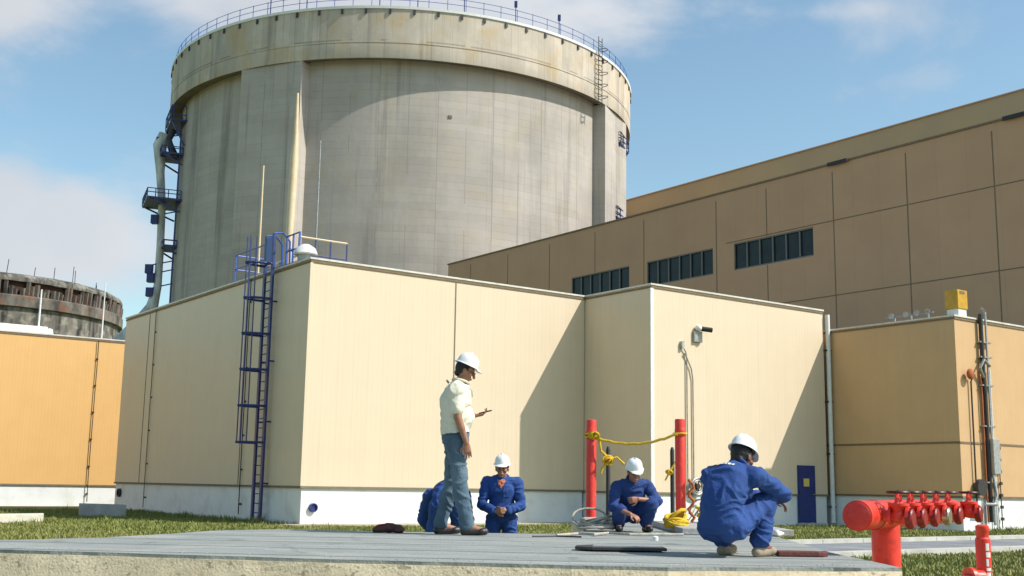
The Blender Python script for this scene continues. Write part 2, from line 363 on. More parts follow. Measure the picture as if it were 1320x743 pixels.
# ------------------------------------------------------------------ building frame
AZ = radians(36)
d1 = V((-sin(AZ), cos(AZ), 0)); d2 = V((cos(AZ), sin(AZ), 0))
O = V((-6.101, 34.445, 0))
def W(u, v, z): return O+d2*u+d1*v+V((0, 0, z))
def bempty(name, label, cat, group=None, u=0, v=0, z=0): return empty(name, label, cat, W(u, v, z), AZ, group)

# ---- ground
g = MB(); n = 60
for i in range(n):
    pass
bmesh.ops.create_grid(g.bm, x_segments=40, y_segments=40, size=1500)
tag(g.build('ground', 'ground'), kind='structure')
r = MB(); r.box(-14, 80, -16.85, -13.35, .0, .030); ro = r.build('road', 'asphalt'); ro.location = O; ro.rotation_euler.z = AZ; tag(ro, kind='structure')
for i, (a, b) in enumerate(((-17.15, -16.85), (-13.35, -13.0))):
    k = MB(); x = -14.0
    while x < 80: k.box(x, x+1.48, a, b, 0, .12); x += 1.5
    ko = k.build('kerb', 'kerb'); ko.location = O; ko.rotation_euler.z = AZ; tag(ko, kind='structure')
s = MB(); s.box(-.6, 10.7, -1.1, -.0, 0, .05); so = s.build('sandy_verge', 'sand'); so.location = O; so.rotation_euler.z = AZ; tag(so, kind='structure')

# ---- grass blades (mown, one mass)
def grass():
    vs = []; fs = []
    def blade(x, y, z, h):
        a = random.uniform(0, 2*pi); w = random.uniform(.008, .02)*1.5; lx, ly = random.gauss(0, .4)*h, random.gauss(0, .4)*h
        i = len(vs); vs.extend(((x-w*cos(a), y-w*sin(a), z), (x+w*cos(a), y+w*sin(a), z), (x+lx, y+ly, z+h))); fs.append((i, i+1, i+2))
    for _ in range(210000):
        k = random.random()
        if k < .42:
            u = random.uniform(-16, 1); v = random.uniform(-10, 17)
            p = W(u, v, 0)
        elif k < .62:
            p = W(random.uniform(2, 32), random.uniform(-13, -3.5), 0); u, v = 99, 0
        elif k < .85:
            p = W(random.uniform(0, 24), random.uniform(-24, -17.2), 0)
        else:
            p = W(random.uniform(-4, 12), random.uniform(-13, -1.2), 0)
        q = p-O; u, v = q.dot(d2), q.dot(d1)
        if v > 17.1 and u < 0: continue
        if u > 0 and v > -1.2: continue
        if 10.6 < u < 19.9 and v > -3.5: continue
        if u > 19.8 and v > -8.8: continue
        if u > -.7 and -1.15 < v < 0: continue
        if -17.2 < v < -12.95: continue
        if p.y < 17.6 and p.x < 3.3: continue
        d = noise.noise(V((p.x*.5, p.y*.5, 3)))
        h = random.uniform(.03, .085)*(1+.7*d)
        if (abs(u) < .3 and v > 0) or (u < 0 and v > 16.8) : h *= 1.8
        if noise.noise(V((p.x*2.3, p.y*2.3, 8))) > .42: h *= 1.9
        blade(p.x, p.y, 0, h)
    for _ in range(90):      # weeds and taller tufts, thickest at the wall foot
        k = random.random()
        if k < .4: p = W(random.uniform(-.9, -.15), random.uniform(1, 16.5), 0)
        elif k < .6: p = W(random.uniform(19.9, 30), random.uniform(-9.6, -9.0), 0)
        elif k < .8: p = W(random.uniform(-12, 0), random.uniform(-6, 14), 0)
        else: p = W(random.uniform(8, 24), random.uniform(-21, -17.5), 0)
        H_ = random.uniform(.10, .26)
        for _ in range(34): blade(p.x+random.gauss(0, .10), p.y+random.gauss(0, .10), 0, H_*random.uniform(.5, 1))
    me = bpy.data.meshes.new('grass'); me.from_pydata(vs, [], fs); me.materials.append(M['grass'])
    o = bpy.data.objects.new('grass', me); C.objects.link(o); tag(o, 'short sunlit grass between the platform and the buildings', 'grass', kind='stuff')
grass()

# ------------------------------------------------------------------ low clad buildings
def clad(name, label, cat, u0, u1, v0, v1, H, col, plinth, extra_seam=(), group=None, cap=.06):
    b = bempty(name, label, cat, group)
    w = MB(); w.box(u0, u1, v0, v1, plinth, H); w.build('wall', col, b)
    p = MB(); p.box(u0+.035, u1-.035, v0+.035, v1-.035, 0, plinth-.0); p.build('plinth', 'white_base', b)
    s = MB()                                          # drip flashing over the plinth
    for (a, c, d, e) in ((u0-.03, u1+.03, v0-.03, v0-.004), (u0-.03, u0-.004, v0-.004, v1+.03)):
        s.box(a, c, d, e, plinth-.03, plinth+.035)
    for z in extra_seam:
        s.box(u0-.02, u1, v0-.02, v0-.002, z-.035, z+.035); s.box(u0-.02, u0-.002, v0-.002, v1, z-.035, z+.035)
    s.build('flashing', 'seam' if not extra_seam else 'browndark', b)
    c = MB(); t = .09
    c.box(u0-t*.6, u1+.02, v0-t*.6, v0+.25, H+.002, H+cap); c.box(u0-t*.6, u0+.25, v0+.252, v1, H+.002, H+cap)
    c.box(u0+.252, u1+.02, v1-.25, v1, H+.002, H+cap); c.build('coping', 'coping', b)
    l = MB(); l.box(u0-.02, u1, v0-.03, v0-.003, H-.09, H-.03); l.box(u0-.03, u0-.003, v0-.003, v1, H-.09, H-.03)
    l.build('eaves_line', 'browndark', b)
    rf = MB(); rf.box(u0+.26, u1-.0, v0+.26, v1-.26, H, H+.02); rf.build('roof', 'roof', b)
    return b
A = clad('equipment_building', 'tall cream clad building with a blue ladder on its shaded side, below the concrete tower', 'building', 0, 10.75, 0, 17.3, 7.93, 'cream', 1.11)
B = clad('equipment_building', 'cream clad block with a blue door and a camera on its sunlit front', 'building', 10.78, 19.55, -3.44, 14, 7.93, 'cream', 1.09)
Cb = clad('annex_building', 'tan clad building with a dark seam across its walls and yellow box on top', 'building', 19.86, 48, -8.75, 12, 7.2, 'tan', 1.12, (2.93,))
Eb = clad('annex_building', 'low apricot clad building with a white plinth at the left edge of the photo', 'building', -40, 6, 24, 40, 7.76, 'orange', .95)
# vertical joints, trims
s = MB(); s.box(5.24, 5.28, -.012, -.002, 1.16, 7.83); s.build('panel_joint', 'seam', A)
for v in (14.3, 4.6):
    s = MB(); s.box(-.012, -.002, v, v+.04, 1.16, 7.83); s.build('panel_joint', 'seam', A)
s = MB(); s.box(-.035, .06, -.035, -.003, 1.15, 7.83); s.build('corner_trim', 'cream', A)
s = MB(); s.box(10.72, 10.86, -3.475, -3.443, 1.14, 7.83); s.build('corner_trim', 'white', B)
# pipe ends on plinth
s = MB(); s.lathe([(0, 0), (.13, 0), (.13, .10), (.10, .10), (.10, .05), (0, .05)], (.42, .03, .52), 20, V((0, -1, 0))); s.build('pipe_stub', 'blue', A, True)
s = MB(); s.lathe([(0, 0), (.17, 0), (.17, .10), (.12, .10), (.12, .02), (0, .02)], (.03, 16.6, .72), 20, V((-1, 0, 0))); s.build('pipe_stub', 'black', A, True)
# blue door on B
dr = MB(); dr.box(17.93, 18.76, -3.50, -3.445, .12, 2.10); dr.bevel(.006, 1); dd = dr.build('door', 'bluedoor', B)
s = MB(); s.box(17.88, 17.93, -3.49, -3.442, .10, 2.15); s.box(18.76, 18.81, -3.49, -3.442, .10, 2.15); s.box(17.93, 18.76, -3.49, -3.442, 2.10, 2.15); s.build('frame', 'bluedoor', dd)
s = MB(); s.box(18.15, 18.45, -3.51, -3.502, 1.40, 1.68); s.build('notice', 'signyellow', dd)
s = MB(); s.tube([(18.68, -3.50, 1.12), (18.68, -3.55, 1.12), (18.56, -3.55, 1.12)], .012, 8); s.build('handle', 'grey_metal', dd)
for z in (.45, 1.1, 1.8):
    s = MB(); s.box(17.90, 17.96, -3.515, -3.5005, z, z+.12); s.build('hinge', 'darkmetal', dd)
s = MB(); s.box(17.8, 18.9, -3.95, -3.46, 0, .11); s.build('door_step', 'kerb', B)
# downpipe between B and C
def pipe_on_wall(name, label, u, v, z0, z1, r, mt, ax, brackets=4, cat='pipe', group=None, wob=0):
    o = bempty(name, label, cat, group, u, v, z0)
    p = MB(); p.tube([(random.uniform(-wob, wob), random.uniform(-wob, wob)*.3, z*(z1-z0)/6) for z in range(7)], r, 10); p.build('tube', mt, o, True)
    for i in range(brackets):
        z = (z1-z0)*(i+.3)/brackets; bk = MB()
        if ax == 'v': bk.box(-r*2, r*2, -r*.2, .09, z-.03, z+.03)
        else: bk.box(-r*.2, .09, -r*2, r*2, z-.03, z+.03)
        bk.build('bracket', 'darkmetal', o)
    return o
pipe_on_wall('downpipe', 'wide pale downpipe in the corner between the cream block and the tan building', 19.70, -3.54, .1, 7.8, .085, 'white', 'v', 4, 'downpipe')
pipe_on_wall('lightning_conductor', 'thin conductor rod down the shaded wall near its far end, left of the ladder', -.05, 13.5, .2, 7.9, .018, 'seam', 'u', 6, 'conductor', wob=.004)
pipe_on_wall('lightning_conductor', 'thin conductor rod down the shaded wall right beside the ladder cage', -.05, 4.35, .2, 7.9, .018, 'darkmetal', 'u', 7, 'conductor', wob=.004)
pipe_on_wall('lightning_conductor', 'thin dark conductor rod down the apricot wall', 0.85, 23.92, .2, 7.7, .020, 'darkmetal', 'v', 6, 'conductor', wob=.01)

# ---- D: big brown hall
D = bempty('turbine_hall', 'long brown panelled industrial hall with strip windows behind the low buildings', 'industrial hall')
uD = 30.69; HD = 17.42
# wall with true window openings: solid pieces around them
wins = [(5.95, 11.35), (12.93, 18.28), (19.86, 25.35)]; z0w, z1w = 12.97, 14.46
w = MB(); w.box(uD, 61, -8.9, 40, 0, z0w); w.box(uD, 61, -8.9, 40, z1w, HD)
edges = [-8.9]+[e for p in wins for e in p]+[40]
for i in range(0, len(edges), 2): w.box(uD, 61, edges[i], edges[i+1], z0w, z1w)
w.build('wall', 'brown_panel', D)
j = MB()
for v in (-8.5, -4.05, .38, 4.65, 9.0, 13.55-.9, 18.55, 23.06, 27.7, 32.4, 37): [j.box(uD-.012, uD-.001, v-.026, v+.026, za, zb) for za, zb in (((0, z0w-.04), (z1w+.04, HD-.35)) if any(a_ < v < b_ for a_, b_ in wins) else ((0, HD-.35),))]
for z in (10.78, 14.56, 6.9): j.box(uD-.010, uD-.0005, -8.9, 19.5 if z < 12 else 11.9, z-.026, z+.026)
j.build('panel_joint', 'browndark', D)
for v0, v1 in wins:
    f = MB(); n6 = 6
    f.box(uD+.02, uD+.10, v0+.001, v1-.001, z0w+.002, z0w+.07); f.box(uD+.02, uD+.10, v0+.001, v1-.001, z1w-.07, z1w-.002)
    for i in range(n6+1):
        v = v0+(v1-v0)*i/n6; f.box(uD+.03, uD+.09, max(v-.04, v0+.002), min(v+.04, v1-.002), z0w+.072, z1w-.072)
    fr = f.build('window', 'frame', D)
    g = MB(); g.box(uD+.12, uD+.14, v0+.001, v1-.001, z0w+.001, z1w-.001); g.build('pane', 'glass', fr)
cp = MB(); cp.box(uD-.06, uD+.3, -9, 40.05, HD+.002, HD+.10); cp.box(uD+.3, 61, 39.7, 40.05, HD+.002, HD+.16); cp.build('coping', 'browndark', D)
for v in (4.2, -5.3):
    dp = MB(); dp.box(uD-.2, uD-.125, v-.6, v+.6, HD-.08, HD+.10); dp.build('roof_spout', 'black', D)
rf = MB(); rf.box(uD+.31, 60.9, -8.8, 39.6, HD+.003, HD+.03); rf.build('roof', 'roof', D)
D2 = bempty('turbine_hall', 'higher ochre hall whose plain top band rises behind the brown panelled hall', 'industrial hall')
w = MB(); w.box(61.76, 95, -30, 56, 0, 30.2); w.build('wall', 'olive_band', D2)
w = MB(); w.box(61.64, 95, -30, 56.1, 30.202, 30.30); w.build('coping', 'brown_panel', D2)

# ------------------------------------------------------------------ reactor building
TC = V((-11.05, 111.4, 0))
TB = pi*1.5 + atan2(-TC.x, TC.y)*-1           # angle of the side that looks at the camera
TB = atan2(-TC.y, -TC.x)
T = empty('reactor_building', 'huge round concrete tower with an overhanging ring beam, streaked by rain', 'tower', TC)
RB, RR, Z0R, Z1R = 21.35, 22.5, 35.15, 39.35
t = MB(); t.lathe([(RB, 0), (RB, Z0R+.3)], n=160); t.build('wall', 'concrete', T, True)
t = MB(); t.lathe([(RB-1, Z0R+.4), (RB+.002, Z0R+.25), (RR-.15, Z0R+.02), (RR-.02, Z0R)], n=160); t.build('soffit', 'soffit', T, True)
t = MB(); t.lathe([(RR-.02, Z0R+.002), (RR, Z0R+.05), (RR, 36.36), (RR-.05, 36.38), (RR-.05, 36.45), (RR, 36.47), (RR, Z1R), (RR-.7, Z1R), (RR-.7, Z1R-1)], n=160); t.build('ring_beam', 'ringconc', T, True)
t = MB(); t.lathe([(RR-.8, Z1R+.002), (RR+.10, Z1R+.003), (RR+.12, Z1R+.22), (RR-.8, Z1R+.24)], n=160); t.build('coping', 'white', T, True)
t = MB(); t.lathe([(RR-.7, Z1R-.5), (15, Z1R+1.5), (8, Z1R+2.6), (0, Z1R+3.0)], n=96); t.build('roof', 'roof', T, True)
def tang(aoff): return TB+radians(aoff)
for k, aoff in enumerate((-29.8, 60.5, 145, 235)):
    a = tang(aoff); rad = V((cos(a), sin(a), 0)); tg = V((-sin(a), cos(a), 0))
    hw = 3.0
    b = MB(); mt4 = Matrix(((rad.x, tg.x, 0, 0), (rad.y, tg.y, 0, 0), (0, 0, 1, 0), (0, 0, 0, 1)))
    b.box(RB-1.5, RR-.22, -hw, hw, 0, Z0R+.05, mt4); b.build('buttress', 'concrete', T)
for k in range(72):
    t = MB(); a = 2*pi*(k+.4)/72; c = V((cos(a), sin(a), 0)); t.bar(c*(RR+.02)+V((0, 0, Z1R-.25)), c*(RR+.12)+V((0, 0, Z1R-.25)), .18, .38); t.build('scupper', 'darkmetal', T)
rl = MB()
for zz in (.65, 1.15): rl.tube([((RR-.25)*cos(2*pi*k/120), (RR-.25)*sin(2*pi*k/120), Z1R+.24+zz) for k in range(120)], .024, 5, close=True)
for k in range(90):
    a = 2*pi*k/90; rl.bar(((RR-.25)*cos(a), (RR-.25)*sin(a), Z1R+.2), ((RR-.25)*cos(a), (RR-.25)*sin(a), Z1R+1.45), .045)
rl.build('guard_rail', 'bluebright', T)
# little mast lamps and cable boxes on the ring
for aoff in (-31, -22, -6, 2, 12, 24, 36):
    a = tang(aoff); p = MB(); c = V((cos(a), sin(a), 0))*(RR-.3); p.bar(c+V((0, 0, Z1R+.2)), c+V((0, 0, Z1R+2.1)), .07); p.box(c.x-.13, c.x+.13, c.y-.13, c.y+.13, Z1R+1.7, Z1R+2.2); p.build('mast_lamp', 'blue', T)
def tw(x, y, d): return at(x, y, d)-TC
# left silhouette: duct, platforms. a local radial frame at angle aL
def radial(aoff): a = tang(aoff); return V((cos(a), sin(a), 0)), V((-sin(a), cos(a), 0))
def platform(aoff, z, w, dep, mt='blue', rail=1.1, r0=RB, drop=1.2, hood=False):
    rd, tg = radial(aoff); m4 = Matrix(((rd.x, tg.x, 0, 0), (rd.y, tg.y, 0, 0), (0, 0, 1, 0), (0, 0, 0, 1)))
    p = MB(); p.box(r0-.3, r0+dep, -w/2, w/2, z, z+.16, m4)
    for sgn in (-1, 1):
        p.bar(m4 @ V((r0, sgn*w/2*.9, z-drop)), m4 @ V((r0+dep*.9, sgn*w/2*.9, z)), .14)
    o = p.build('service_platform', mt, T)
    q = MB()
    for h in (.55, rail):
        q.bar(m4 @ V((r0, -w/2, z+h)), m4 @ V((r0+dep, -w/2, z+h)), .07); q.bar(m4 @ V((r0+dep, -w/2, z+h)), m4 @ V((r0+dep, w/2, z+h)), .07); q.bar(m4 @ V((r0+dep, w/2, z+h)), m4 @ V((r0, w/2, z+h)), .07)
    n = max(2, int(w/1.1))
    for i in range(n+1): q.bar(m4 @ V((r0+dep, -w/2+w*i/n, z+.15)), m4 @ V((r0+dep, -w/2+w*i/n, z+rail)), .07)
    for i in range(int(dep/1.1)+1):
        for sgn in (-1, 1): q.bar(m4 @ V((r0+i*1.1, sgn*w/2, z+.15)), m4 @ V((r0+i*1.1, sgn*w/2, z+rail)), .07)
    q.build('railing', mt, o)
    return o
LFT = -73
platform(LFT, 33.4, 4.6, 1.3, rail=1.4, drop=2.2)
platform(LFT, 30.4, 3.4, 1.9, rail=.7, drop=.9)
platform(LFT, 26.0, 4.6, 2.9, rail=.9, drop=1.0)
platform(LFT, 21.9, 3.0, 1.2, rail=.6, drop=.6)
# hanging cable cages beside the duct
rd, tg = radial(LFT)
for z, o_ in ((24.6, 1.9), (20.0, 2.1), (19.2, 1.9), (17.9, 1.9), (31.9, 1.9)):
    p = MB(); c = rd*(RB+o_); p.box(c.x-.3, c.x+.3, c.y-.3, c.y+.3, z-.45, z+.35); p.bar(c+V((0, 0, z+.3)), rd*RB+V((0, 0, z+.9)), .1); p.build('cable_box', 'blue', T)
dct = MB(); 
rz = [(1.5, 32.6), (1.9, 31.6), (1.7, 29), (1.35, 26), (1.25, 22), (1.25, 18.5), (1.6, 16.6), (2.6, 14.8), (3.6, 13.6), (4.4, 12.6)]
dct.tube([rd*(RB+a)-tg*.2+V((0, 0, z)) for a, z in rz], [.6, .62, .38, .34, .34, .36, .55, .75, .8, .8], 14)
dct.build('duct', 'duct', T, True)
l2 = MB()
for z in [x*.9+13 for x in range(24)]:
    l2.bar(rd*(RB+.25)+tg*1.1+V((0, 0, z)), rd*(RB+.25)+tg*1.6+V((0, 0, z)), .05)
for s_ in (1.1, 1.6): l2.bar(rd*(RB+.25)+tg*s_+V((0, 0, 12.5)), rd*(RB+.25)+tg*s_+V((0, 0, 34)), .08)
l2.build('ladder', 'blue', T)
p = MB(); p.tube([rd*(RB+.9)+tg*.8+V((0, 0, 32.8)), rd*(RB+1.3)+tg*1.2+V((0, 0, 31.8)), rd*(RB+.9)+tg*1.3+V((0, 0, 30.6)), rd*(RB+.4)+tg*1.1+V((0, 0, 30.2))], .3, 10); p.build('duct', 'darkmetal', T, True)
# right side platforms + ladder
RGT = 67
platform(RGT, 32.6, 3.6, 1.1, rail=1.1, drop=1.6)
platform(RGT-2, 25.4, 3.6, 1.0, rail=1.1, drop=1.0)
rd, tg = radial(RGT-7)
l3 = MB()
for s_ in (-.3, .3): l3.bar(rd*(RB+.9)+tg*s_+V((0, 0, 8)), rd*(RB+.9)+tg*s_+V((0, 0, 35)), .05)
for i in range(36): l3.bar(rd*(RB+.9)-tg*.3+V((0, 0, 8+.75*i)), rd*(RB+.9)+tg*.3+V((0, 0, 8+.75*i)), .04)
l3.build('ladder', 'grey_metal', T)
rd, tg = radial(RGT-18)
l4 = MB()
for s_ in (-.3, .3): l4.bar(rd*(RR+.3)+tg*s_+V((0, 0, 34.5)), rd*(RR+.3)+tg*s_+V((0, 0, Z1R+1.6)), .06)
for i in range(14): l4.bar(rd*(RR+.3)-tg*.3+V((0, 0, 34.7+.45*i)), rd*(RR+.3)+tg*.3+V((0, 0, 34.7+.45*i)), .05)
for i in range(5): l4.tube([rd*(RR+.3)+(tg*.38*cos(x*pi/6)+rd*.75*sin(x*pi/6))+V((0, 0, 35.3+1.1*i)) for x in range(7)], .035, 5)
l4.build('ladder', 'darkmetal', T)
for aoff in (-3, 18): # dark anchor pockets
    pass
pk = MB()
for aoff, z in ((-36.5, 32.4), (10, 30.9)):
    rd_, tg_ = radial(aoff); rr_ = (RR-.22) if aoff < -27 else RB
    pk = MB(); pk.bar(rd_*(rr_-.1)+V((0, 0, z)), rd_*(rr_+.06)+V((0, 0, z)), .3, .25); pk.build('anchor_pocket', 'soffit', T)

# ---- second, unfinished tower far left
T2C = V((-87, 185, 0)); 
T2 = empty('reactor_building', 'far unfinished round tower at the left, black stained with a rusty open ring', 'tower', T2C)
t = MB(); t.lathe([(22.3, 0), (22.4, 25.9)], n=120); t.build('wall', 'oldconc', T2, True)
t = MB(); t.lathe([(22.3, 25.9), (23.0, 26.0), (23.0, 27.5), (22.8, 27.7), (22.2, 27.8)], n=120); t.build('ring_beam', 'oldring', T2, True)
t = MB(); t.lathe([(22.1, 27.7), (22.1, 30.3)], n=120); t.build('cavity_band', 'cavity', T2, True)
t = MB(); t.lathe([(22.0, 29.7), (22.75, 29.75), (22.8, 30.1), (22.5, 30.6), (21.8, 30.95), (18, 31.6), (0, 32.5)], n=120); t.rough(.12, .5); t.build('roof', 'oldconc', T2, True)
random.seed(5); ca = atan2(-T2C.y, -T2C.x)
for k in range(60):
    a = ca+radians(-30+k*2.0+random.uniform(-.4, .4)); c = V((cos(a), sin(a), 0)); h = random.uniform(.8, 2.1)
    t = MB()
    t.bar(c*22.45+V((0, 0, 27.75)), c*22.6+V((0, 0, 27.75+h)), random.uniform(.3, .8), .5)
    t.build('broken_stub', 'oldring', T2)
for k in range(7):
    a = ca+radians(12+k*9+random.uniform(-2, 2)); c = V((cos(a), sin(a), 0))*random.uniform(19, 21.8); t = MB(); t.bar(c+V((0, 0, 30.9)), c+V((random.uniform(-.2, .2), 0, 31.2+random.uniform(.8, 3.0))), .08)
    t.build('rebar', 'darkmetal', T2)

# ---- things on the roofs
zr = 7.99
def rod(name, label, u, v, z, h, r0, r1, mt, cat, base=.12):
    o = bempty(name, label, cat, None, u, v, z)
    p = MB(); p.tube([(0, 0, .04), (0, 0, h*.5), (0, 0, h)], [r0, (r0+r1)/2, r1], 10); p.build('rod', mt, o, True)
    p = MB(); p.lathe([(0, 0), (base, 0), (base, .05), (base*.5, .08), (0, .08)], n=14); p.build('foot', 'grey_metal', o)
    return o
M_ = None
rod('lightning_rod', 'thin pale lightning rod rising left of the thick cream mast, behind the ladder top', .46, 5.0, zr, 4.05, .045, .03, 'mast', 'lightning rod')
rod('lightning_rod', 'thin grey lightning rod standing alone right of the thick cream mast', 1.6, 3.0, zr, 4.7, .035, .022, 'grey_metal', 'lightning rod')
o = bempty('mast', 'thick tapered cream mast on the roof beside the white vent cowl', 'mast', None, .62, 2.95, zr)
p = MB(); p.tube([(0, 0, 0), (-.02, 0, 1.3), (.02, 0, 3.8), (.04, 0, 4.6), (.03, 0, 6.15)], [.13, .13, .14, .09, .04], 14); p.build('pole', 'mast', o, True)
p = MB(); p.lathe([(0, 0), (.3, 0), (.3, .05), (.16, .08), (0, .08)], n=16); p.build('foot', 'grey_metal', o)
# white vent cowl
o = bempty('vent_cowl', 'white dome shaped roof vent at the corner of the cream building, right of the ladder', 'roof vent', None, .30, 1.05, zr)
p = MB(); p.lathe([(0, .62), (.12, .6), (.30, .48), (.38, .30), (.36, .27), (0, .27)], n=20); p.build('cowl', 'white', o, True)
p = MB(); p.tube([(0, 0, 0), (0, 0, .3)], .22, 16); p.build('stem', 'grey_metal', o, True)
# roof guard rails
o = bempty('guard_rail', 'blue guard rail around the ladder landing on the roof edge', 'guard rail')
def railrun(pts, h, posts, mt, name, w=.05, par=o, zb=8.0):
    p = MB()
    for hh in (h*.5, h): p.tube([(a, b, zb+hh) for a, b in pts], w/2, 6)
    for (a, b) in posts: p.bar((a, b, zb-.02), (a, b, zb+h), w)
    return p.build(name, mt, par)
railrun([(.15, 3.7), (.15, 6.2), (1.6, 6.2)], 1.0, [(.15, 3.7), (.15, 5.0), (.15, 6.2), (1.6, 6.2)], 'bluebright', 'railing')
railrun([(.15, 2.1), (.15, 1.2)], 1.0, [(.15, 2.1), (.15, 1.65), (.15, 1.2)], 'bluebright', 'railing')
p = MB(); p.box(.06, .9, .9, 6.4, 8.0, 8.06); p.build('walkway', 'blue', o)
o2 = bempty('guard_rail', 'cream topped guard rail across the roof right of the mast', 'guard rail')
p = MB(); p.tube([(.75, 2.5, 9.15), (2.5, 2.5, 9.15)], .035, 6); p.build('top_rail', 'mast', o2)
p = MB(); p.tube([(.75, 2.5, 8.6), (2.5, 2.5, 8.6)], .022, 6)
for a in (.75, 1.35, 1.9, 2.5): p.bar((a, 2.5, 8.0), (a, 2.5, 9.13), .04)
p.build('railing', 'blue', o2)
o3 = bempty('guard_rail', 'cream topped guard rail at the back of the ladder landing', 'guard rail')
p = MB(); p.tube([(1.8, 7.2, 9.0), (1.8, 4.5, 9.0)], .04, 6); p.build('top_rail', 'mast', o3)
p = MB()
for b in (7.2, 6.2, 5.3, 4.5): p.bar((1.8, b, 8.0), (1.8, b, 8.97), .04)
p.tube([(1.8, 7.2, 8.5), (1.8, 4.5, 8.5)], .022, 6); p.build('railing', 'blue', o3)
# pale plant on the apricot roof
o = bempty('roof_duct', 'flat white duct lying on the roof of the apricot building', 'roof duct', None, -1.35, 24.5, 7.84)
p = MB(); p.box(-9, 0, 0, .9, .0, .36); p.bevel(.05); p.build('casing', 'white', o)
p = MB(); p.lathe([(0, 0), (.2, .0), (.14, .3), (0, .36)], (.18, .4, 0), 14); p.build('end_cowl', 'white', o, True)
rod('lightning_rod', 'thin white rod on the apricot roof in front of the stained tower, the left one', -1.65, 25.0, 7.8, 2.2, .05, .035, 'white', 'lightning rod')
rod('lightning_rod', 'tall thin white rod on the apricot roof close to the cream building', 1.28, 25.0, 7.8, 2.9, .04, .02, 'white', 'lightning rod')

# ---- caged ladder on A's shaded side
L = bempty('caged_ladder', 'blue caged ladder climbing the shaded wall of the cream building', 'ladder', None, 0, 2.62, 0)
off = -.20; hw = .29; top = 9.1
p = MB()
p.bar((off, -hw, .02), (off, -hw, top), .13, .07); p.build('stile', 'blue', L)
p = MB(); p.bar((off, hw, .02), (off, hw, top), .13, .07); p.build('stile', 'blue', L)
z = .3
while z < top-.2:
    p = MB(); p.tube([(off, -hw, z), (off, hw, z)], .018, 6); z += .29; p.build('rung', 'blue', L)
p = MB()
for i in range(6):
    z = 2.45+i*1.13
    p.tube([(off-.78*sin(pi*k/8) if k not in (0, 8) else off, -hw-.05+(2*hw+.1)*k/8 if False else -(hw+.03)*cos(pi*k/8), z) for k in range(9)], .042, 6)
for k in (2, 3, 5, 6):
    x_, y_ = off-.78*sin(pi*k/8), -(hw+.03)*cos(pi*k/8); p.bar((x_, y_, 2.45), (x_, y_, top-.15), .05, .025)
p.build('cage', 'blue', L)
p = MB()
for z in (1.2, 3.1, 5.0, 6.9): 
    for s_ in (-1, 1): p.bar((0, s_*hw*1.02, z), (off, s_*hw*1.02, z), .05)
p.build('bracket', 'blue', L)
p = MB()
for s_ in (-1, 1):
    p.tube([(off, s_*hw, top), (off+.3, s_*hw, top+.05), (.35, s_*hw, 8.9), (.38, s_*hw, 8.05)], .03, 6)
p.box(off-.03, off+.03, -hw, hw, 8.15, 9.0)
p.build('top_gate', 'bluebright', L)

# ---- fittings on B front
o = bempty('security_camera', 'dark camera under a white bracket high on the cream block front', 'camera', None, 12.96, -3.44, 6.6)
p = MB(); p.box(-.28, .10, -.10, -.003, -.42, -.05); p.bevel(.01); p.build('bracket', 'grey_metal', o)
p = MB(); p.lathe([(0, 0), (.085, 0), (.085, .42), (.06, .44), (0, .44)], (-.05, -.12, .05), 14, V((.75, -.6, -.12))); p.build('housing', 'black', o, True)
p = MB(); p.ell((-.1, -.12, .06), .12, .12, .12); p.build('joint', 'white', o, True)
o = bempty('conduit', 'thin grey conduit with a curved top running down the cream block front below the camera', 'conduit', None, 12.35, -3.44, 0)
p = MB(); p.tube([(0, -.05, 1.2), (0, -.05, 5.6), (-.05, -.06, 5.8), (-.22, -.06, 6.0)], .022, 8); p.tube([(.28, -.05, 1.3), (.28, -.05, 4.9), (.2, -.06, 5.25), (0, -.06, 5.6), (-.12, -.07, 5.75)], .022, 8); p.build('tube', 'grey_metal', o, True)
p = MB(); p.box(-.27, -.17, -.12, -.002, 5.9, 6.15); p.build('junction_box', 'galv', o)
o = bempty('hose_reel', 'round grey hose reel on the cream block front beside the right red post', 'hose reel', None, 12.70, -3.44, 1.33)
p = MB()
for rr, nn in ((.27, .045), (.20, .03)): p.tube([(rr*cos(2*pi*k/24), -.14-(.02 if rr < .25 else 0), rr*sin(2*pi*k/24)) for k in range(24)], nn, 8, close=True)
p.build('reel_ring', 'grey_metal', o, True)
p = MB(); p.lathe([(0, -.003), (.09, -.003), (.09, .2), (0, .2)], (0, 0, 0), 16, V((0, -1, 0)))
for k in range(3): p.bar((.24*cos(k*pi/3), -.13, .24*sin(k*pi/3)), (-.24*cos(k*pi/3), -.13, -.24*sin(k*pi/3)), .03)
p.build('hub', 'darkmetal', o)
p = MB(); p.tube([(-.35, -.1, -.9), (-.3, -.15, -.6), (-.1, -.2, -.45), (.25, -.15, -.4), (.05, -.2, -.7), (-.25, -.2, -1.0)], .03, 8); p.build('hose', 'darkmetal', o, True)

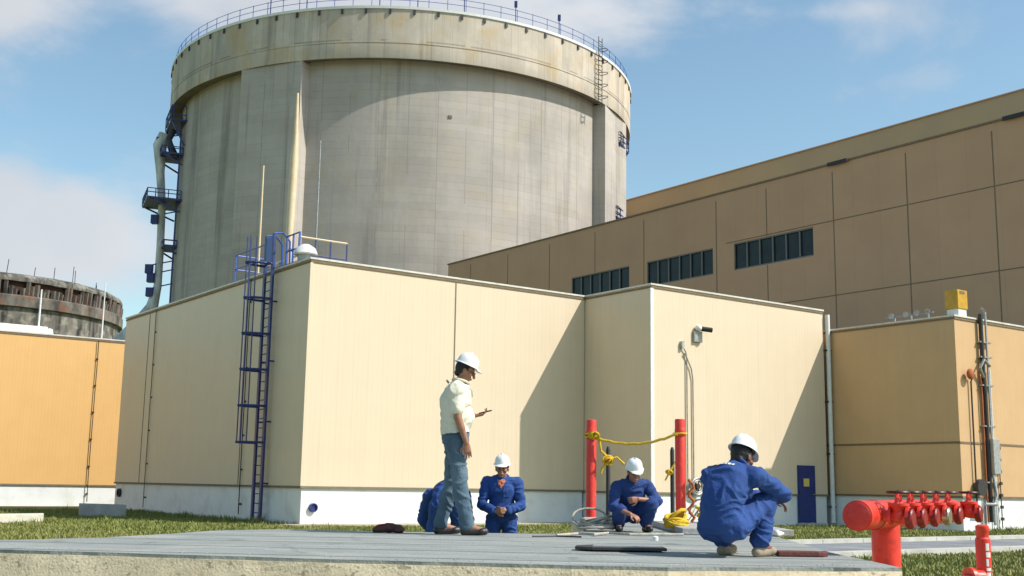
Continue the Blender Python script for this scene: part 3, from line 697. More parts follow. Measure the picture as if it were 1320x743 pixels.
# ---- C building fittings
o = bempty('beacon_box', 'yellow box on a white stand on the roof corner of the tan building', 'signal box', None, 20.35, -8.55, 7.26)
p = MB(); p.box(-.29, .29, -.25, .25, .24, .90); p.bevel(.02); p.build('box', 'yellow', o)
p = MB(); p.box(-.24, .24, -.22, .22, 0, .237); p.build('stand', 'white', o)
p = MB(); p.box(-.16, .12, -.26, -.252, .76, .86); p.build('louvre', 'browndark', o)
o = bempty('floodlight_bracket', 'cluster of small grey floodlights on the roof edge left of the yellow box', 'floodlights', None, 20.65, -7.4, 7.26)
p = MB(); p.tube([(-.1, 1.9, .30), (-.1, -.1, .30)], .03, 6)
for y in (.1, .8, 1.5): p.bar((-.1, y, 0), (-.1, y, .32), .05)
p.build('rail', 'grey_metal', o)
for y in (.1, .55, 1.0, 1.6):
    p = MB(); p.lathe([(0, 0), (.05, .02), (.10, .10), (.10, .12), (.08, .115), (0, .05)], (-.18, y, .34), 14, V((-.6, -.6, -.25))); p.build('lamp_head', 'galv', o, True)
o = bempty('pipe_riser', 'bundle of grey and rusty pipes climbing the sunlit tan wall', 'pipes', None, 21.3, -8.75, 0)
p = MB(); p.tube([(0, -.12, .3), (0, -.12, 4.6), (-.05, -.12, 5.2), (-.05, -.12, 7.4)], .075, 10); p.build('riser', 'darkmetal', o, True)
p = MB(); p.tube([(.22, -.14, .5), (.22, -.14, 7.5), (-.1, -.2, 7.6)], .04, 8); p.build('riser', 'galv', o, True)
p = MB(); p.tube([(-.17, -.1, .3), (-.17, -.1, 5.0), (-.3, -.1, 5.4)], .028, 8); p.build('riser', 'orange_rope', o, True)
p = MB(); p.tube([(.38, -.1, 0), (.38, -.1, 5.5)], .03, 8); p.build('riser', 'white', o, True)
p = MB(); p.tube([(-.75, -.08, .9), (-.75, -.08, 5.0), (-.72, -.14, 5.2), (-.9, -.2, 5.3)], .028, 8); p.build('riser', 'darkmetal', o, True)
p = MB(); p.ell((-.92, -.18, 5.25), .17, .1, .19); p.build('gauge', 'orange_rope', o, True)
p = MB()
p.tube([(-.1, -.15, 5.2), (-.35, -.2, 5.5), (-.1, -.2, 5.8), (.25, -.2, 5.6)], .05, 8); p.build('elbow', 'grey_metal', o, True)
for z in (1.6, 3.5, 4.9, 6.4, 5.88):
    p = MB(); p.box(-.2, .5, -.16, -.004, z, z+.05); p.build('clamp', 'grey_metal', o)
p = MB(); p.box(.02, .42, -.32, -.05, 1.9, 3.1); p.bevel(.03); p.build('cabinet', 'galv', o)
p = MB(); p.lathe([(0, 0), (.28, 0), (.28, .14), (0, .14)], (-.62, -.1, 1.45), 18, V((0, -1, 0))); p.build('bell', 'darkmetal', o, True)
p = MB(); p.tube([(.75, -.05, .1), (.75, -.05, 3.0)], .02, 6)
for k in range(7): p.box(.69, .81, -.1, -.03, .35+.4*k, .45+.4*k)
p.build('conductor', 'darkmetal', o)
p = MB(); p.tube([(-.1, -.3, .2), (-.1, -.3, .9), (.1, -.3, 1.2), (.1, -.2, 1.9)], .05, 8); p.tube([(-.7, -.35, .9), (0, -.35, .9)], .05, 8); p.build('elbow', 'galv', o, True)

# ---- ground blocks on left
o = bempty('concrete_block', 'long grey concrete block on the grass where the apricot and cream walls meet', 'concrete block', None, 0, 0, 0)
q1 = onz(102, 666, 0); q2 = onz(162, 667.5, 0)
cbm = MB(); cbm.poly([(q1.x, q1.y), (q2.x, q2.y), (q2.x-.9*d1.x*-1, q2.y+.9*d1.y), (q1.x-.4, q1.y+1.0)], 0, .42); cbm.bevel(.02); bpy.data.objects.remove(o)
o = cbm.build('concrete_block', 'greyblock'); tag(o, 'long grey concrete block on the grass where the apricot and cream walls meet', 'concrete block')
q1 = onz(-30, 676, 0); q2 = onz(54, 674.5, 0)
cbm = MB(); cbm.poly([(q1.x, q1.y), (q2.x, q2.y), (q2.x-.2, q2.y+.6), (q1.x-.2, q1.y+.6)], 0, .26); cbm.bevel(.03)
o = cbm.build('kerb_stone', 'pale_stone'); tag(o, 'sunlit pale stone slab lying in the grass at the left edge', 'stone slab')

# ------------------------------------------------------------------ the platform
ZP = .74
pl = [(-9.0, 9.6), (-3.62, 8.50), (-1.2, 8.02), (1.05, 7.74), (2.70, 8.12), (2.72, 10.0), (2.98, 13.0), (3.25, 14.6), (3.3, 17.6), (.95, 17.6), (.95, 14.2), (.72, 13.0), (-.9, 12.75), (-2.5, 12.95), (-3.05, 12.40), (-3.25, 11.5), (-3.6, 10.5), (-4.2, 9.75), (-9.0, 11.2)]
# ragged cast front edge
front = []
def seg(a, b, n_, amp):
    out = []
    for i in range(n_):
        t_ = i/n_; p_ = V(a).lerp(V(b), t_); out.append((p_.x+random.uniform(-amp, amp)*.3, p_.y+noise.noise(V((p_.x*1.5, p_.y*1.5, 1)))*.012+random.uniform(-amp, amp)))
    return out
pp = []
for i in range(len(pl)):
    a, b = pl[i], pl[(i+1) % len(pl)]
    ln = (V(a)-V(b)).length; pp += seg(a, b, max(1, int(ln/.12)) if i < 5 else max(1, int(ln/.3)), .0015 if i < 5 else .01)
pm = MB(); n = len(pp)
levels = [0, .15, .3, .42, .52, .6, .65, .69, .715]
rings = []
for z in levels:
    rings.append([pm.bm.verts.new((x+noise.noise(V((x*9, y*9, z*11)))*.004, y+noise.noise(V((x*9, y*9+5, z*11)))*.007-(.715-z)*(.30 if y < 9 else 0), z)) for x, y in pp])
for a_, b_ in zip(rings, rings[1:]):
    for k in range(n): pm.bm.faces.new((a_[k], a_[(k+1) % n], b_[(k+1) % n], b_[k]))
pm.bm.faces.new(rings[-1])
base = pm.build('concrete_platform', 'slabside'); tag(base, kind='structure')
# sheeting laid on top, edge a little ragged
sp = [(x*1.0, y) for x, y in pp]
cx, cy = 0, 11.0
sp = []
for x, y in pp:
    k = 1 if y > 9.5 else random.uniform(.3, 1)
    sp.append((x, y+(.012+.03*noise.noise(V((x*3, y*3, 7)))+.02*random.random()*random.random() if y < 9.9 else -.01)))
tp = MB(); tp.poly(sp, .7155, ZP); tpo = tp.build('platform_sheeting', 'slabtop'); tag(tpo, kind='structure')
# stones and crumbs along the edge and bright edge patch
cr = MB()
for i in range(150):
    t_ = random.random(); k = random.randrange(4); a, b = pl[k], pl[k+1]; p_ = V(a).lerp(V(b), t_)
    if abs(p_.x) > 5: continue
    rr = random.uniform(.002, .006); cr.ell((p_.x, p_.y+random.uniform(.03, .30)**1.0, ZP+rr*.4), rr*1.6, rr, rr*.8, n=6, m_=4)
tag(cr.build('rubble', 'greyblock'), 'small crumbs of concrete along the front edge of the platform', 'rubble', kind='stuff')

# manhole slab between the posts
o = MB(); o.box(1.95, 3.2, 13.2, 16.0, ZP+.002, ZP+.075); o.bevel(.01); tag(o.build('manhole_slab', 'greyblock'), 'raised grey slab under the right red post', 'concrete slab')
# red posts
def red_post(x, y, label):
    zb = ZP+.075 if x > 1.95 else ZP
    o = empty('barrier_post', label, 'post', (x, y, zb), 0, 'red posts carrying the yellow rope')
    h = 1.43-(zb-ZP)
    p = MB(); p.lathe([(.070, 0.005), (.070, h-.02), (.066, h-.005), (.055, h)], n=24); p.lathe([(.055, h), (0, h-.004)], n=24); p.build('shaft', 'redpost', o, True)
    p = MB(); p.lathe([(0, .001), (.10, .001), (.10, .035), (.074, .045), (.074, .001)], n=24); p.build('collar', 'redpost', o, True)
    p = MB(); p.lathe([(.0705, h*.86), (.073, h*.865), (.073, h*.9), (.0705, h*.905)], n=24); p.build('band', 'redpost', o, True)
    return o
P1 = V((1.13, 16.1, ZP)); P2 = V((2.285, 15.6, ZP))
red_post(P1.x, P1.y, 'left red barrier post with a knotted yellow rope near its top')
red_post(P2.x, P2.y, 'right red barrier post standing on the raised slab behind the crouching worker')
def stake(x, y, h, label):
    o = empty('steel_stake', label, 'stake', (x, y, ZP), 0, 'dark stakes behind the red posts')
    p = MB(); p.tube([(0, 0, 0), (0, 0, h-.05), (0, 0, h)], [.032, .032, .015], 10); p.build('shaft', 'black', o, True)
    p = MB(); p.lathe([(0, .001), (.09, .001), (.09, .02), (.04, .03)], n=16); p.build('base', 'black', o, True)
b1 = onz(786, 674, ZP); b2 = onz(866, 674, ZP)
b1 = V((1.44, 17.0, ZP)); b2 = V((2.36, 16.9, ZP))
stake(b1.x, b1.y, 1.10, 'dark stake between the left red post and the bareheaded rope knot')
stake(b2.x, b2.y, 1.10, 'dark stake just left of the right red post')
# rope
def knot(mb, c, r, n_, rr=.012):
    for i in range(n_):
        a, b = basis(V([random.uniform(-1, 1) for _ in range(3)])); R_ = r*random.uniform(.6, 1)
        mb.tube([c+a*R_*cos(2*pi*k/12)+b*R_*.8*sin(2*pi*k/12) for k in range(12)], rr, 6, close=True)
rp = MB()
A1 = P1+V((.03, -.09, 1.19)); A2 = P2+V((-.05, -.09, 1.23))
pts = []
for k in range(21):
    t_ = k/20; p_ = A1.lerp(A2, t_); p_.z -= .15*4*t_*(1-t_)*.75; p_ += V((0, 0, .006*sin(k*2.1))); pts.append(p_)
rp.tube(pts, .018, 8)
for zz in (1.20, 1.24): rp.tube([P1+V((.09*cos(2*pi*k/18), .09*sin(2*pi*k/18), zz+.01*sin(k))) for k in range(18)], .015, 6, close=True)
rp.tube([P2+V((.088*cos(2*pi*k/18), .088*sin(2*pi*k/18), 1.235)) for k in range(18)], .014, 6, close=True)
knot(rp, P1+V((.03, -.12, 1.21)), .08, 6)
q = V((1.36, 16.05, ZP+.88))
rp.tube([P1+V((.10, -.10, 1.16)), P1+V((.13, -.1, 1.0)), q+V((-.03, 0, .06)), q], .017, 7)
knot(rp, q+V((.0, 0, .0)), .085, 6); rp.tube([q, q+V((.12, 0, .04)), q+V((.22, 0, -.05))], .02, 6); rp.tube([q, q+V((-.07, 0, -.1)), q+V((-.1, 0, -.18))], .018, 6)
tag(rp.build('barrier_rope', 'rope', None, True), 'yellow rope tied around the left red post and sagging to the right red post', 'rope')
rp = MB(); c = b2+V((-.05, -.05, .74)); knot(rp, c, .06, 4, .014); rp.tube([b2+V((.06, -.05, .92)), c, c+V((-.06, 0, -.12))], .014, 6)
tag(rp.build('rope_knot', 'rope', None, True), 'small yellow rope knot on the dark stake left of the right red post', 'rope')
def heap(name, c, rx, ry, h, n_, mt, label, cat, rr):
    mb = MB(); pts = []
    for k in range(n_*12):
        a = k*2*pi/12+.2*sin(k*.7); f = .55+.45*noise.noise(V((k*.13, 2, c.x)))+.15; z = h*(.12+.88*abs(noise.noise(V((k*.09, 9, c.y)))*1.9))
        pts.append(V((c.x+rx*f*cos(a), c.y+ry*f*sin(a), c.z+rr+min(z, h))))
    mb.tube(pts, rr, 7); return tag(mb.build(name, mt, None, True), label, cat)
heap('rope_coil', V((1.98, 13.95, ZP+.02)), .17, .16, .22, 11, 'rope', 'heap of yellow rope beside the worker squatting between the posts', 'rope', .022)
heap('rope_coil', V((2.62, 15.3, ZP+.07)), .18, .15, .20, 10, 'rope', 'heap of yellow rope behind the big crouching worker, right of the red post', 'rope', .02)
heap('hose_coil', V((1.06, 13.9, ZP)), .27, .3, .16, 9, 'hose', 'loose coil of beige hose at the foot of the left red post', 'hose', .014)
mb = MB(); mb.tube([V((.96+.2*cos(a), 13.9+.1*sin(a), ZP+.16+.10*sin(a))) for a in [2*pi*k/20 for k in range(20)]], .012, 7, close=True); tag(mb.build('hose', 'hose', None, True), 'single beige hose loop standing up out of the coil by the left post', 'hose')
mb = MB(); mb.tube([(.5, 12.2, ZP+.015), (.75, 12.6, ZP+.02), (.9, 12.4, ZP+.02), (1.1, 12.9, ZP+.02), (1.3, 12.6, ZP+.02), (1.9, 12.8, ZP+.02)], .014, 7)
tag(mb.build('hose', 'hose', None, True), 'thin beige hose snaking along the platform behind the steel plate', 'hose')
mb = MB(); mb.tube([V((2.415+.04*sin(k*1.7), 15.52, ZP+.08+.055*k)) for k in range(11)], .022, 6); tag(mb.build('chain', 'orange_rope', None, True), 'rusty orange strap hanging along the right side of the right red post', 'strap')
# steel plate
q = onz(742, 711, ZP); q2 = onz(860, 713, ZP)
pl_ = MB(); pl_.poly([(q.x, q.y+.10), (q.x+.13, q.y-.01), (q2.x, q2.y), (q2.x, q2.y+.42), (q.x+.15, q.y+.42), (q.x+.02, q.y+.28)], ZP+.012, ZP+.036); pl_.bevel(.004, 1)
o = pl_.build('steel_plate', 'darkmetal'); tag(o, 'flat dark steel plate lying on the platform between the hose and the front edge', 'steel plate')
pl_ = MB(); pl_.poly([(q.x+.14, q.y+.05), (q2.x-.03, q2.y+.04), (q2.x-.03, q2.y+.38), (q.x+.18, q.y+.38)], ZP+.0362, ZP+.044); pl_.build('cover', 'galv', o)
for (x_, y_) in ((q.x+.2, q.y+.1), (q2.x-.1, q2.y+.1)):
    ft = MB(); ft.box(x_-.03, x_+.03, y_-.03, y_+.25, ZP, ZP+.0118); ft.build('foot', 'black', o)
# small hydraulic foot valve
q = onz(845, 697, ZP); mb = MB(); mb.lathe([(0, 0), (.028, 0), (.028, .035), (.015, .045), (0, .045)], q, 12); tag(mb.build('bottle', 'white', None, True), 'tiny white capped bottle standing behind the dark steel plate', 'bottle')
# dark red board, rag, bag
q = onz(1004, 718, ZP); mb = MB(); L_ = .40
mb.poly([(q.x, q.y), (q.x+L_*.8, q.y+.02), (q.x+L_, q.y+.05), (q.x+L_*.8, q.y+.16), (q.x+L_*.3, q.y+.18), (q.x, q.y+.16)], ZP+.003, ZP+.042); mb.bevel(.008); tag(mb.build('wooden_board', 'woodred'), 'dark red tapered board lying by the shoe of the crouching worker', 'board')
q = onz(1003, 692, ZP); mb = MB(); mb.ell(q+V((0, 0, .03)), .06, .05, .045); mb.rough(.03, 14); tag(mb.build('rag', 'rag', None, True), 'crumpled white rag on the platform behind the crouching worker', 'rag')
q = V((-1.28, 12.45, ZP)); bg = MB(); bg.capsule(q+V((-.12, 0, .03)), q+V((.02, .02, .055)), .028, .045); bg.capsule(q+V((.02, .02, .055)), q+V((.13, 0, .045)), .05, .038); bg.ell(q+V((.13, -.01, .035)), .055, .06, .035)
o = remesh('tool_bag', bg, 'bag', None, .008, 2, .006, 14); o.parent = None; tag(o, 'dark brown crumpled bag lying at the far edge of the platform', 'bag')
bg = MB(); bg.tube([q+V((-.15, 0, .02)), q+V((-.1, -.01, .075)), q+V((-.02, -.01, .09)), q+V((.05, 0, .08))], .008, 6); bg.build('strap', 'darkred', o, True)
mb = MB(); mb.tube([(.25, 12.0, ZP+.008), (.5, 12.15, ZP+.008), (.75, 12.05, ZP+.008)], .009, 6); tag(mb.build('cable', 'black', None, True), 'short black cable lying on the sheeting left of the hose', 'cable')

# ------------------------------------------------------------------ red valve manifold
H0 = at(1105, 665, 9.3); H1 = at(1226, 658, 12.0); H1.z = H0.z+.01
ax = (H1-H0).normalized(); side = V((ax.y, -ax.x, 0)).normalized()     # toward camera right
Mf = empty('hydrant_manifold', 'big red pipe on a thick red leg with a row of red hand wheel valves', 'pipe manifold', (0, 0, 0))
p = MB(); p.lathe([(.119, .0), (.119, (H1-H0).length)], H0, 36, ax); p.build('header_pipe', 'red', Mf, True)
p = MB(); p.lathe([(0, -.012), (.095, -.010), (.108, -.004), (.1215, .004), (.1215, .022), (.119, .024)], H0, 36, ax); p.build('end_cap', 'redpost', Mf, True)
p = MB(); p.lathe([(.119, 0), (.10, .03), (.05, .06), (0, .07)], H1, 36, ax); p.build('end_cap', 'darkred', Mf, True)
lg = at(1146, 676, 9.6); lt = H0+ax*.93
lb = V((lt.x-.02, lt.y+.05, 0)); zt = H0.z-.09
p = MB(); p.lathe([(.15, .0), (.15, .02), (.122, .03), (.122, zt)], (lb.x, lb.y, 0), 36); p.lathe([(.122, zt), (.05, zt+.02), (0, zt+.02)], (lb.x, lb.y, 0), 36); p.build('support_leg', 'red', Mf, True)
Lh = (H1-H0).length
w_ = MB(); w_.tube([H0+ax*.42+(basis(ax)[0]*cos(k*pi/16)+basis(ax)[1]*sin(k*pi/16))*.119 for k in range(32)], .005, 6, close=True); w_.build('weld_seam', 'darkred', Mf, True)
for i, s_ in enumerate((.36, .74, 1.18, 1.64, 2.10, 3.0)):
    c0 = H0+ax*s_+side*.10; out = c0+side*.20+V((0, 0, -.02))
    v = MB(); v.tube([c0, out], .048, 16); 
    v.lathe([(0, 0), (.078, 0), (.078, .022), (0, .022)], c0+side*.06, 18, side); v.lathe([(0, 0), (.078, 0), (.078, .022), (0, .022)], c0+side*.2, 18, side)
    v.ell(c0+side*.135, .065, .065, .065); vo = v.build('valve', 'redpost' if i % 2 else 'red', Mf, True)
    bn = c0+side*.135
    w = MB(); w.lathe([(.05, .03), (.06, .06), (.085, .08), (.085, .10), (.04, .105), (.026, .12), (.014, .13), (.014, .20)], bn, 14)
    for sg in (-1, 1): w.tube([bn+ax*.055*sg+V((0, 0, .09)), bn+ax*.05*sg+V((0, 0, .13)), bn+ax*.018*sg+V((0, 0, .170))], .019, 8)
    w.build('bonnet', 'redpost', vo, True)
    w = MB(); R_ = .085; w.tube([bn+V((R_*cos(2*pi*k/20), R_*sin(2*pi*k/20), .190)) for k in range(20)], .013, 7, close=True)
    for k in range(3): w.bar(bn+V((R_*cos(k*pi/3), R_*sin(k*pi/3), .188)), bn+V((-R_*cos(k*pi/3), -R_*sin(k*pi/3), .188)), .01)
    w.lathe([(0, .17), (.014, .17), (.014, .205), (0, .21)], bn, 10); w.build('hand_wheel', 'wheelred', vo, True)
    w = MB(); w.lathe([(.05, 0), (.078, .003), (.078, .05), (.068, .06), (0, .062)], out-side*.005, 18, side)
    for k in range(8):
        a_, b_ = basis(side); rr_ = a_*cos(k*pi/4)+b_*sin(k*pi/4); w.bar(out+side*.005+rr_*.078, out+side*.045+rr_*.078, .012)
    w.build('outlet_cap', 'brass' if i == 3 else 'darkred', vo, True)
# small red stand pipe in front
c = at(1266, 682, 8.3); SP = empty('red_standpipe', 'slim red standpipe with white vertical marking in front of the valves', 'standpipe', (c.x, c.y, 0))
p = MB(); p.lathe([(.07, 0), (.07, .015), (.052, .02), (.052, c.z-.07), (.043, c.z-.06)], n=28); p.build('shaft', 'redpost', SP, True)
p = MB(); p.lathe([(.043, c.z-.06), (.043, c.z-.02), (.046, c.z-.015), (.046, c.z+.02), (.03, c.z+.03), (0, c.z+.032)], n=28); p.build('cap', 'red', SP, True)
p = MB()
zz = c.z-.10
for hgt, wd in ((.05, .5), (.035, .7), (.05, .35), (.02, .7), (.045, .6), (.05, .4)):
    p.lathe([(.0530, zz), (.0530, zz-hgt)], n=6, a0=-pi/2-.05, a1=-pi/2-.05+wd); zz -= hgt+.012
p.build('white_marking', 'white', SP)
p = MB(); p.tube([(-.03, -.03, .66), (-.12, -.06, .66)], .055, 16); p.lathe([(0, 0), (.075, 0), (.075, .03), (0, .03)], (-.11, -.055, .66), 18, V((-1, -.3, 0))); p.lathe([(.06, 0), (.06, .68), (0, .70)], (-.11, -.055, 0), 18); p.build('side_outlet', 'red', SP, True)

# ------------------------------------------------------------------ people
X_, Y_, Z_ = V((1, 0, 0)), V((0, 1, 0)), V((0, 0, 1))
def hand(mb, wr, d, nrm, curl=.5, side_=1, s=1.0):
    """palm, four bent fingers of different lengths, thumb from the side of the palm"""
    d = V(d).normalized(); nrm = (V(nrm)-d*V(nrm).dot(d)).normalized(); lat = d.cross(nrm)*side_
    st = []
    for t_, w_, h_ in ((0, .026, .019), (.03, .034, .017), (.065, .040, .015), (.09, .040, .012)):
        st.append((wr+d*t_*s, lat*w_*s, nrm*h_*s))
    mb.loft(st, 14)
    for i, (off_, ln) in enumerate(((-.031, .062), (-.0105, .074), (.0105, .080), (.031, .070))):
        p = wr+d*.085*s+lat*off_*s; dr = (d+lat*off_*2.2).normalized(); cc = 0
        for k, (fr, r_) in enumerate(((.45, .0088), (.32, .008), (.23, .0072))):
            cc += curl*(.75+.1*i)
            dd = (dr*cos(cc)-nrm*sin(cc)).normalized(); q = p+dd*ln*fr*s*1.05; mb.capsule(p, q, r_*s, r_*.92*s, 8); p = q
    p = wr+d*.03*s+lat*.03*s; q = p+(d*.6+lat*.75-nrm*.35*curl).normalized()*.042*s; r_ = q+(d*.95+lat*.1-nrm*.5*curl).normalized()*.034*s
    mb.capsule(p, q, .012*s, .0105*s, 8); mb.capsule(q, r_, .0105*s, .009*s, 8)
def torso_st(pts, lat, prof):
    st = []
    for i, (p, (w_, d_)) in enumerate(zip(pts, prof)):
        t_ = (pts[min(i+1, len(pts)-1)]-pts[max(i-1, 0)]).normalized(); l = (lat[i] if isinstance(lat, list) else lat); l = (l-t_*l.dot(t_)).normalized()
        st.append((p, l*w_, t_.cross(l)*d_))
    return st
def person(label, loc, rz, J, outfit, skin='skin', helmet_tilt=0.0, seed=0.0, group=None, shoe='shoe', s=1.0, undershirt=False, badge=False):
    root = empty('person', label, 'person', loc, rz, group); root.scale = (s, s, s)
    J = {k: V(v) for k, v in J.items()}
    pel, che, nk, hd = J['pelvis'], J['chest'], J['neck'], J['head']
    f = J['face'].normalized(); up = (J.get('up', Z_)); up = (up-f*up.dot(f)).normalized(); lt = f.cross(up)      # lt = person's right
    shl = (J['shR']-J['shL']).normalized(); hpl = (J['hipR']-J['hipL']).normalized(); mid = pel.lerp(che, .5); midl = (shl+hpl).normalized()
    if 'waist' in J: mid = J['waist']
    def core(mb, k, top=True):
        mb.loft(torso_st([pel-(mid-pel).normalized()*.07, pel, pel.lerp(mid, .6), mid.lerp(che, .35), che, che.lerp(nk, .55), nk], [hpl, hpl, midl, midl, shl, shl, shl],
                [(.10+k, .09+k), (.155+k, .115+k), (.140+k, .105+k), (.145+k, .105+k), (.165+k, .12+k), (.14+k, .095+k), (.055+k*.6, .06+k*.6)]), 26)
        for sd in 'LR': mb.capsule(che.lerp(nk, .78), J['sh'+sd]-(nk-che).normalized()*.015, .048+k, .055+k); mb.capsule(che.lerp(nk, .3), J['sh'+sd]-(nk-che).normalized()*.03, .056+k, .050+k)
    b = MB(); core(b, -.022)
    for sd in 'LR':
        sg = 1 if sd == 'R' else -1
        b.limb([J['sh'+sd], J['el'+sd], J['wr'+sd]], [.052, .040, .026]); b.capsule(J['el'+sd], J['el'+sd].lerp(J['wr'+sd], .45), .040, .037)
        hdv = J.get('hand'+sd, J['wr'+sd]-J['el'+sd]); hn = J.get('palm'+sd, V((0, 0, 1)))
        hand(b, J['wr'+sd], hdv, -hn, J.get('curl'+sd, V((.5, 0, 0))).x, sg)
        b.limb([J['hip'+sd], J['kn'+sd], J['an'+sd]], [.078, .050, .036]); b.capsule(J['kn'+sd], J['kn'+sd].lerp(J['an'+sd], .4), .048, .050)
        b.capsule(J['an'+sd], J['toe'+sd], .036, .03)
    b.limb([nk-(nk-che).normalized()*.02, nk.lerp(hd, .5), hd-up*.03], [.062, .054, .05])
    ax3 = (lt, f, up)
    b.ell(hd+up*.02-f*.008, .076, .096, .098, ax3); b.ell(hd+f*.022-up*.052, .056, .062, .062, ax3); b.ell(hd+f*.058-up*.086, .026, .024, .02, ax3)
    b.capsule(hd+f*.086+up*.012, hd+f*.108-up*.028, .010, .015); b.capsule(hd+f*.080-lt*.035+up*.026, hd+f*.080+lt*.035+up*.026, .013, .013)
    b.ell(hd+f*.077-up*.055, .026, .018, .013, ax3)
    for sg in (-1, 1): b.ell(hd+lt*.078*sg-f*.008-up*.008, .010, .020, .032, ax3); b.ell(hd+f*.055+lt*.042*sg-up*.02, .026, .026, .024, ax3)
    remesh('body', b, skin, root, .0048, 3)
    for sg in (-1, 1):
        e = MB(); e.ell(hd+f*.0865+lt*.031*sg+up*.008, .012, .008, .007, ax3, 10, 6); e.build('eye', 'eye', root, True)
    e = MB(); e.ell(hd+f*.0925-up*.057, .020, .007, .0045, ax3, 10, 6); e.build('lips', 'lip', root, True)
    h = MB(); h.ell(hd+up*.026-f*.018, .081, .092, .094, ax3); h.ell(hd-f*.060-up*.035, .055, .034, .045, ax3)
    h.capsule(hd+lt*.076+up*.02-f*.005, hd+lt*.074-up*.01-f*.01, .012, .009); h.capsule(hd-lt*.076+up*.02-f*.005, hd-lt*.074-up*.01-f*.01, .012, .009)
    ho = remesh('hair', h, 'hair', root, .007, 1, .003, 40)
    # keep hair off the face: drop verts in front below the brow
    bm = bmesh.new(); bm.from_mesh(ho.data)
    bmesh.ops.delete(bm, geom=[v for v in bm.verts if (v.co-hd).dot(f) > .035 and (v.co-hd).dot(up) < .055], context='VERTS'); bm.to_mesh(ho.data); bm.free()
    # helmet
    hu = (up*cos(helmet_tilt)-f*-sin(helmet_tilt)).normalized() if helmet_tilt else up; hf = (f-hu*f.dot(hu)).normalized(); hl = hf.cross(hu)
    hc = hd+hu*.056+hf*-.006; hm = MB(); N_ = 40
    prof = [(.93, .008), (1.16, -.004), (1.165, .004), (1.02, .014), (1.0, .03), (.965, .062), (.87, .095), (.70, .122), (.44, .140), (.18, .147), (0, .148)]
    rings = []
    for j_, (rr, zz) in enumerate(prof):
        if rr == 0: rings.append([hm.bm.verts.new(hc+hu*zz)]); continue
        ring = []
        for k in range(N_):
            a = 2*pi*k/N_; ex = 0
            if j_ in (1, 2): ex = max(0, cos(a))**3*.042
            rid = .006*math.exp(-((sin(a))/.16)**2) if 4 <= j_ <= 9 else 0
            ring.append(hm.bm.verts.new(hc+hf*((.112*rr+ex)*cos(a))+hl*(.096*rr*sin(a))+hu*(zz*.83-(.012 if ex > .02 else 0)+rid)))
        rings.append(ring)
    for A_, B_ in zip(rings, rings[1:]):
        for k in range(N_):
            if len(B_) == 1: hm.bm.faces.new((A_[k], A_[(k+1) % N_], B_[0]))
            else: hm.bm.faces.new((A_[k], A_[(k+1) % N_], B_[(k+1) % N_], B_[k]))
    hm.build('hard_hat', 'helmet', root, True)
    # clothing
    def legs(mb, kth, kkn, kan, lo_):
        for sd in 'LR':
            an = J['kn'+sd].lerp(J['an'+sd], lo_); mb.limb([J['hip'+sd], J['kn'+sd], an], [.088+kth, .058+kkn, .040+kan]); mb.capsule(J['kn'+sd], J['kn'+sd].lerp(J['an'+sd], .45), .058+kkn, .054+kkn)
            mb.capsule(J['hip'+sd]+(pel-J['hip'+sd])*.3, J['hip'+sd].lerp(J['kn'+sd], .3), .098+kth, .085+kth)
    def sleeves(mb, end, kk):
        for sd in 'LR':
            e1 = J['el'+sd].lerp(J['wr'+sd], end-1) if end > 1 else J['sh'+sd].lerp(J['el'+sd], end)
            if end > 1: mb.limb([J['sh'+sd], J['el'+sd], e1], [.062+kk, .050+kk, .040+kk])
            else: mb.capsule(J['sh'+sd], e1, .062+kk, .058+kk)
    if outfit == 'shirt':
        m1 = MB(); core(m1, .030); m1.ell(pel+Z_*.20+f*.045*1, .15, .14, .15); sleeves(m1, .66, .006)
        bot = pel+(mid-pel).normalized()*.06
        so_ = remesh('shirt', m1, 'shirt', root, .010, 4, .009, 8, seed)
        bm = bmesh.new(); bm.from_mesh(so_.data); bmesh.ops.delete(bm, geom=[v for v in bm.verts if (v.co-bot).dot((mid-pel).normalized()) < -.035 and (v.co-pel).length < .3 or v.co.z > nk.z+.03], context='VERTS'); bm.to_mesh(so_.data); bm.free()
        m2 = MB(); legs(m2, .002, .012, .024, .93)
        m2.loft(torso_st([pel-Z_*.06, pel+Z_*.02, bot+Z_*.035], [hpl]*3, [(.13, .12), (.155, .122), (.140, .108)]), 26)
        remesh('jeans', m2, 'jeans', root, .010, 3, .012, 8, seed+3)
        bl = MB(); c_ = bot+Z_*.025; st = torso_st([c_-Z_*.016, c_+Z_*.016], [hpl]*2, [(.157, .124), (.157, .124)]); bl.loft(st, 30); bl.build('belt', 'black', root, True)
        cl = MB(); cl.tube([nk+V((.075*cos(2*pi*k/20), .078*sin(2*pi*k/20), .02+.022*sin(2*pi*k/20+2.6)))+f*.005 for k in range(20)], .014, 7, close=True); cl.build('collar', 'shirt', root, True)
    else:
        mtc = outfit
        m1 = MB(); core(m1, .021); sleeves(m1, 1.0+J.get('sleeve', V((.88, 0, 0))).x, .008); legs(m1, .010, .020, .028, .9)
        so_ = remesh('coverall', m1, mtc, root, .008, 5, .0105, 10.5, seed)
        for (o_, u_) in ((-.075, -.03), (.075, -.03)):
            from mathutils.bvhtree import BVHTree as BT
            tr = BT.FromPolygons([v.co for v in so_.data.vertices], [tuple(p_.vertices) for p_ in so_.data.polygons])
            tn0 = (nk-che).normalized(); fw0 = (f-tn0*f.dot(tn0)).normalized(); pk = MB(); G = []
            for iy in range(4):
                for ix in range(4):
                    hit = tr.ray_cast(che+fw0*.5+shl*(o_+(ix-1.5)*.028)+tn0*(u_+(iy-1.5)*.02), -fw0)
                    G.append(pk.bm.verts.new(hit[0]+fw0*.008) if hit[0] else None)
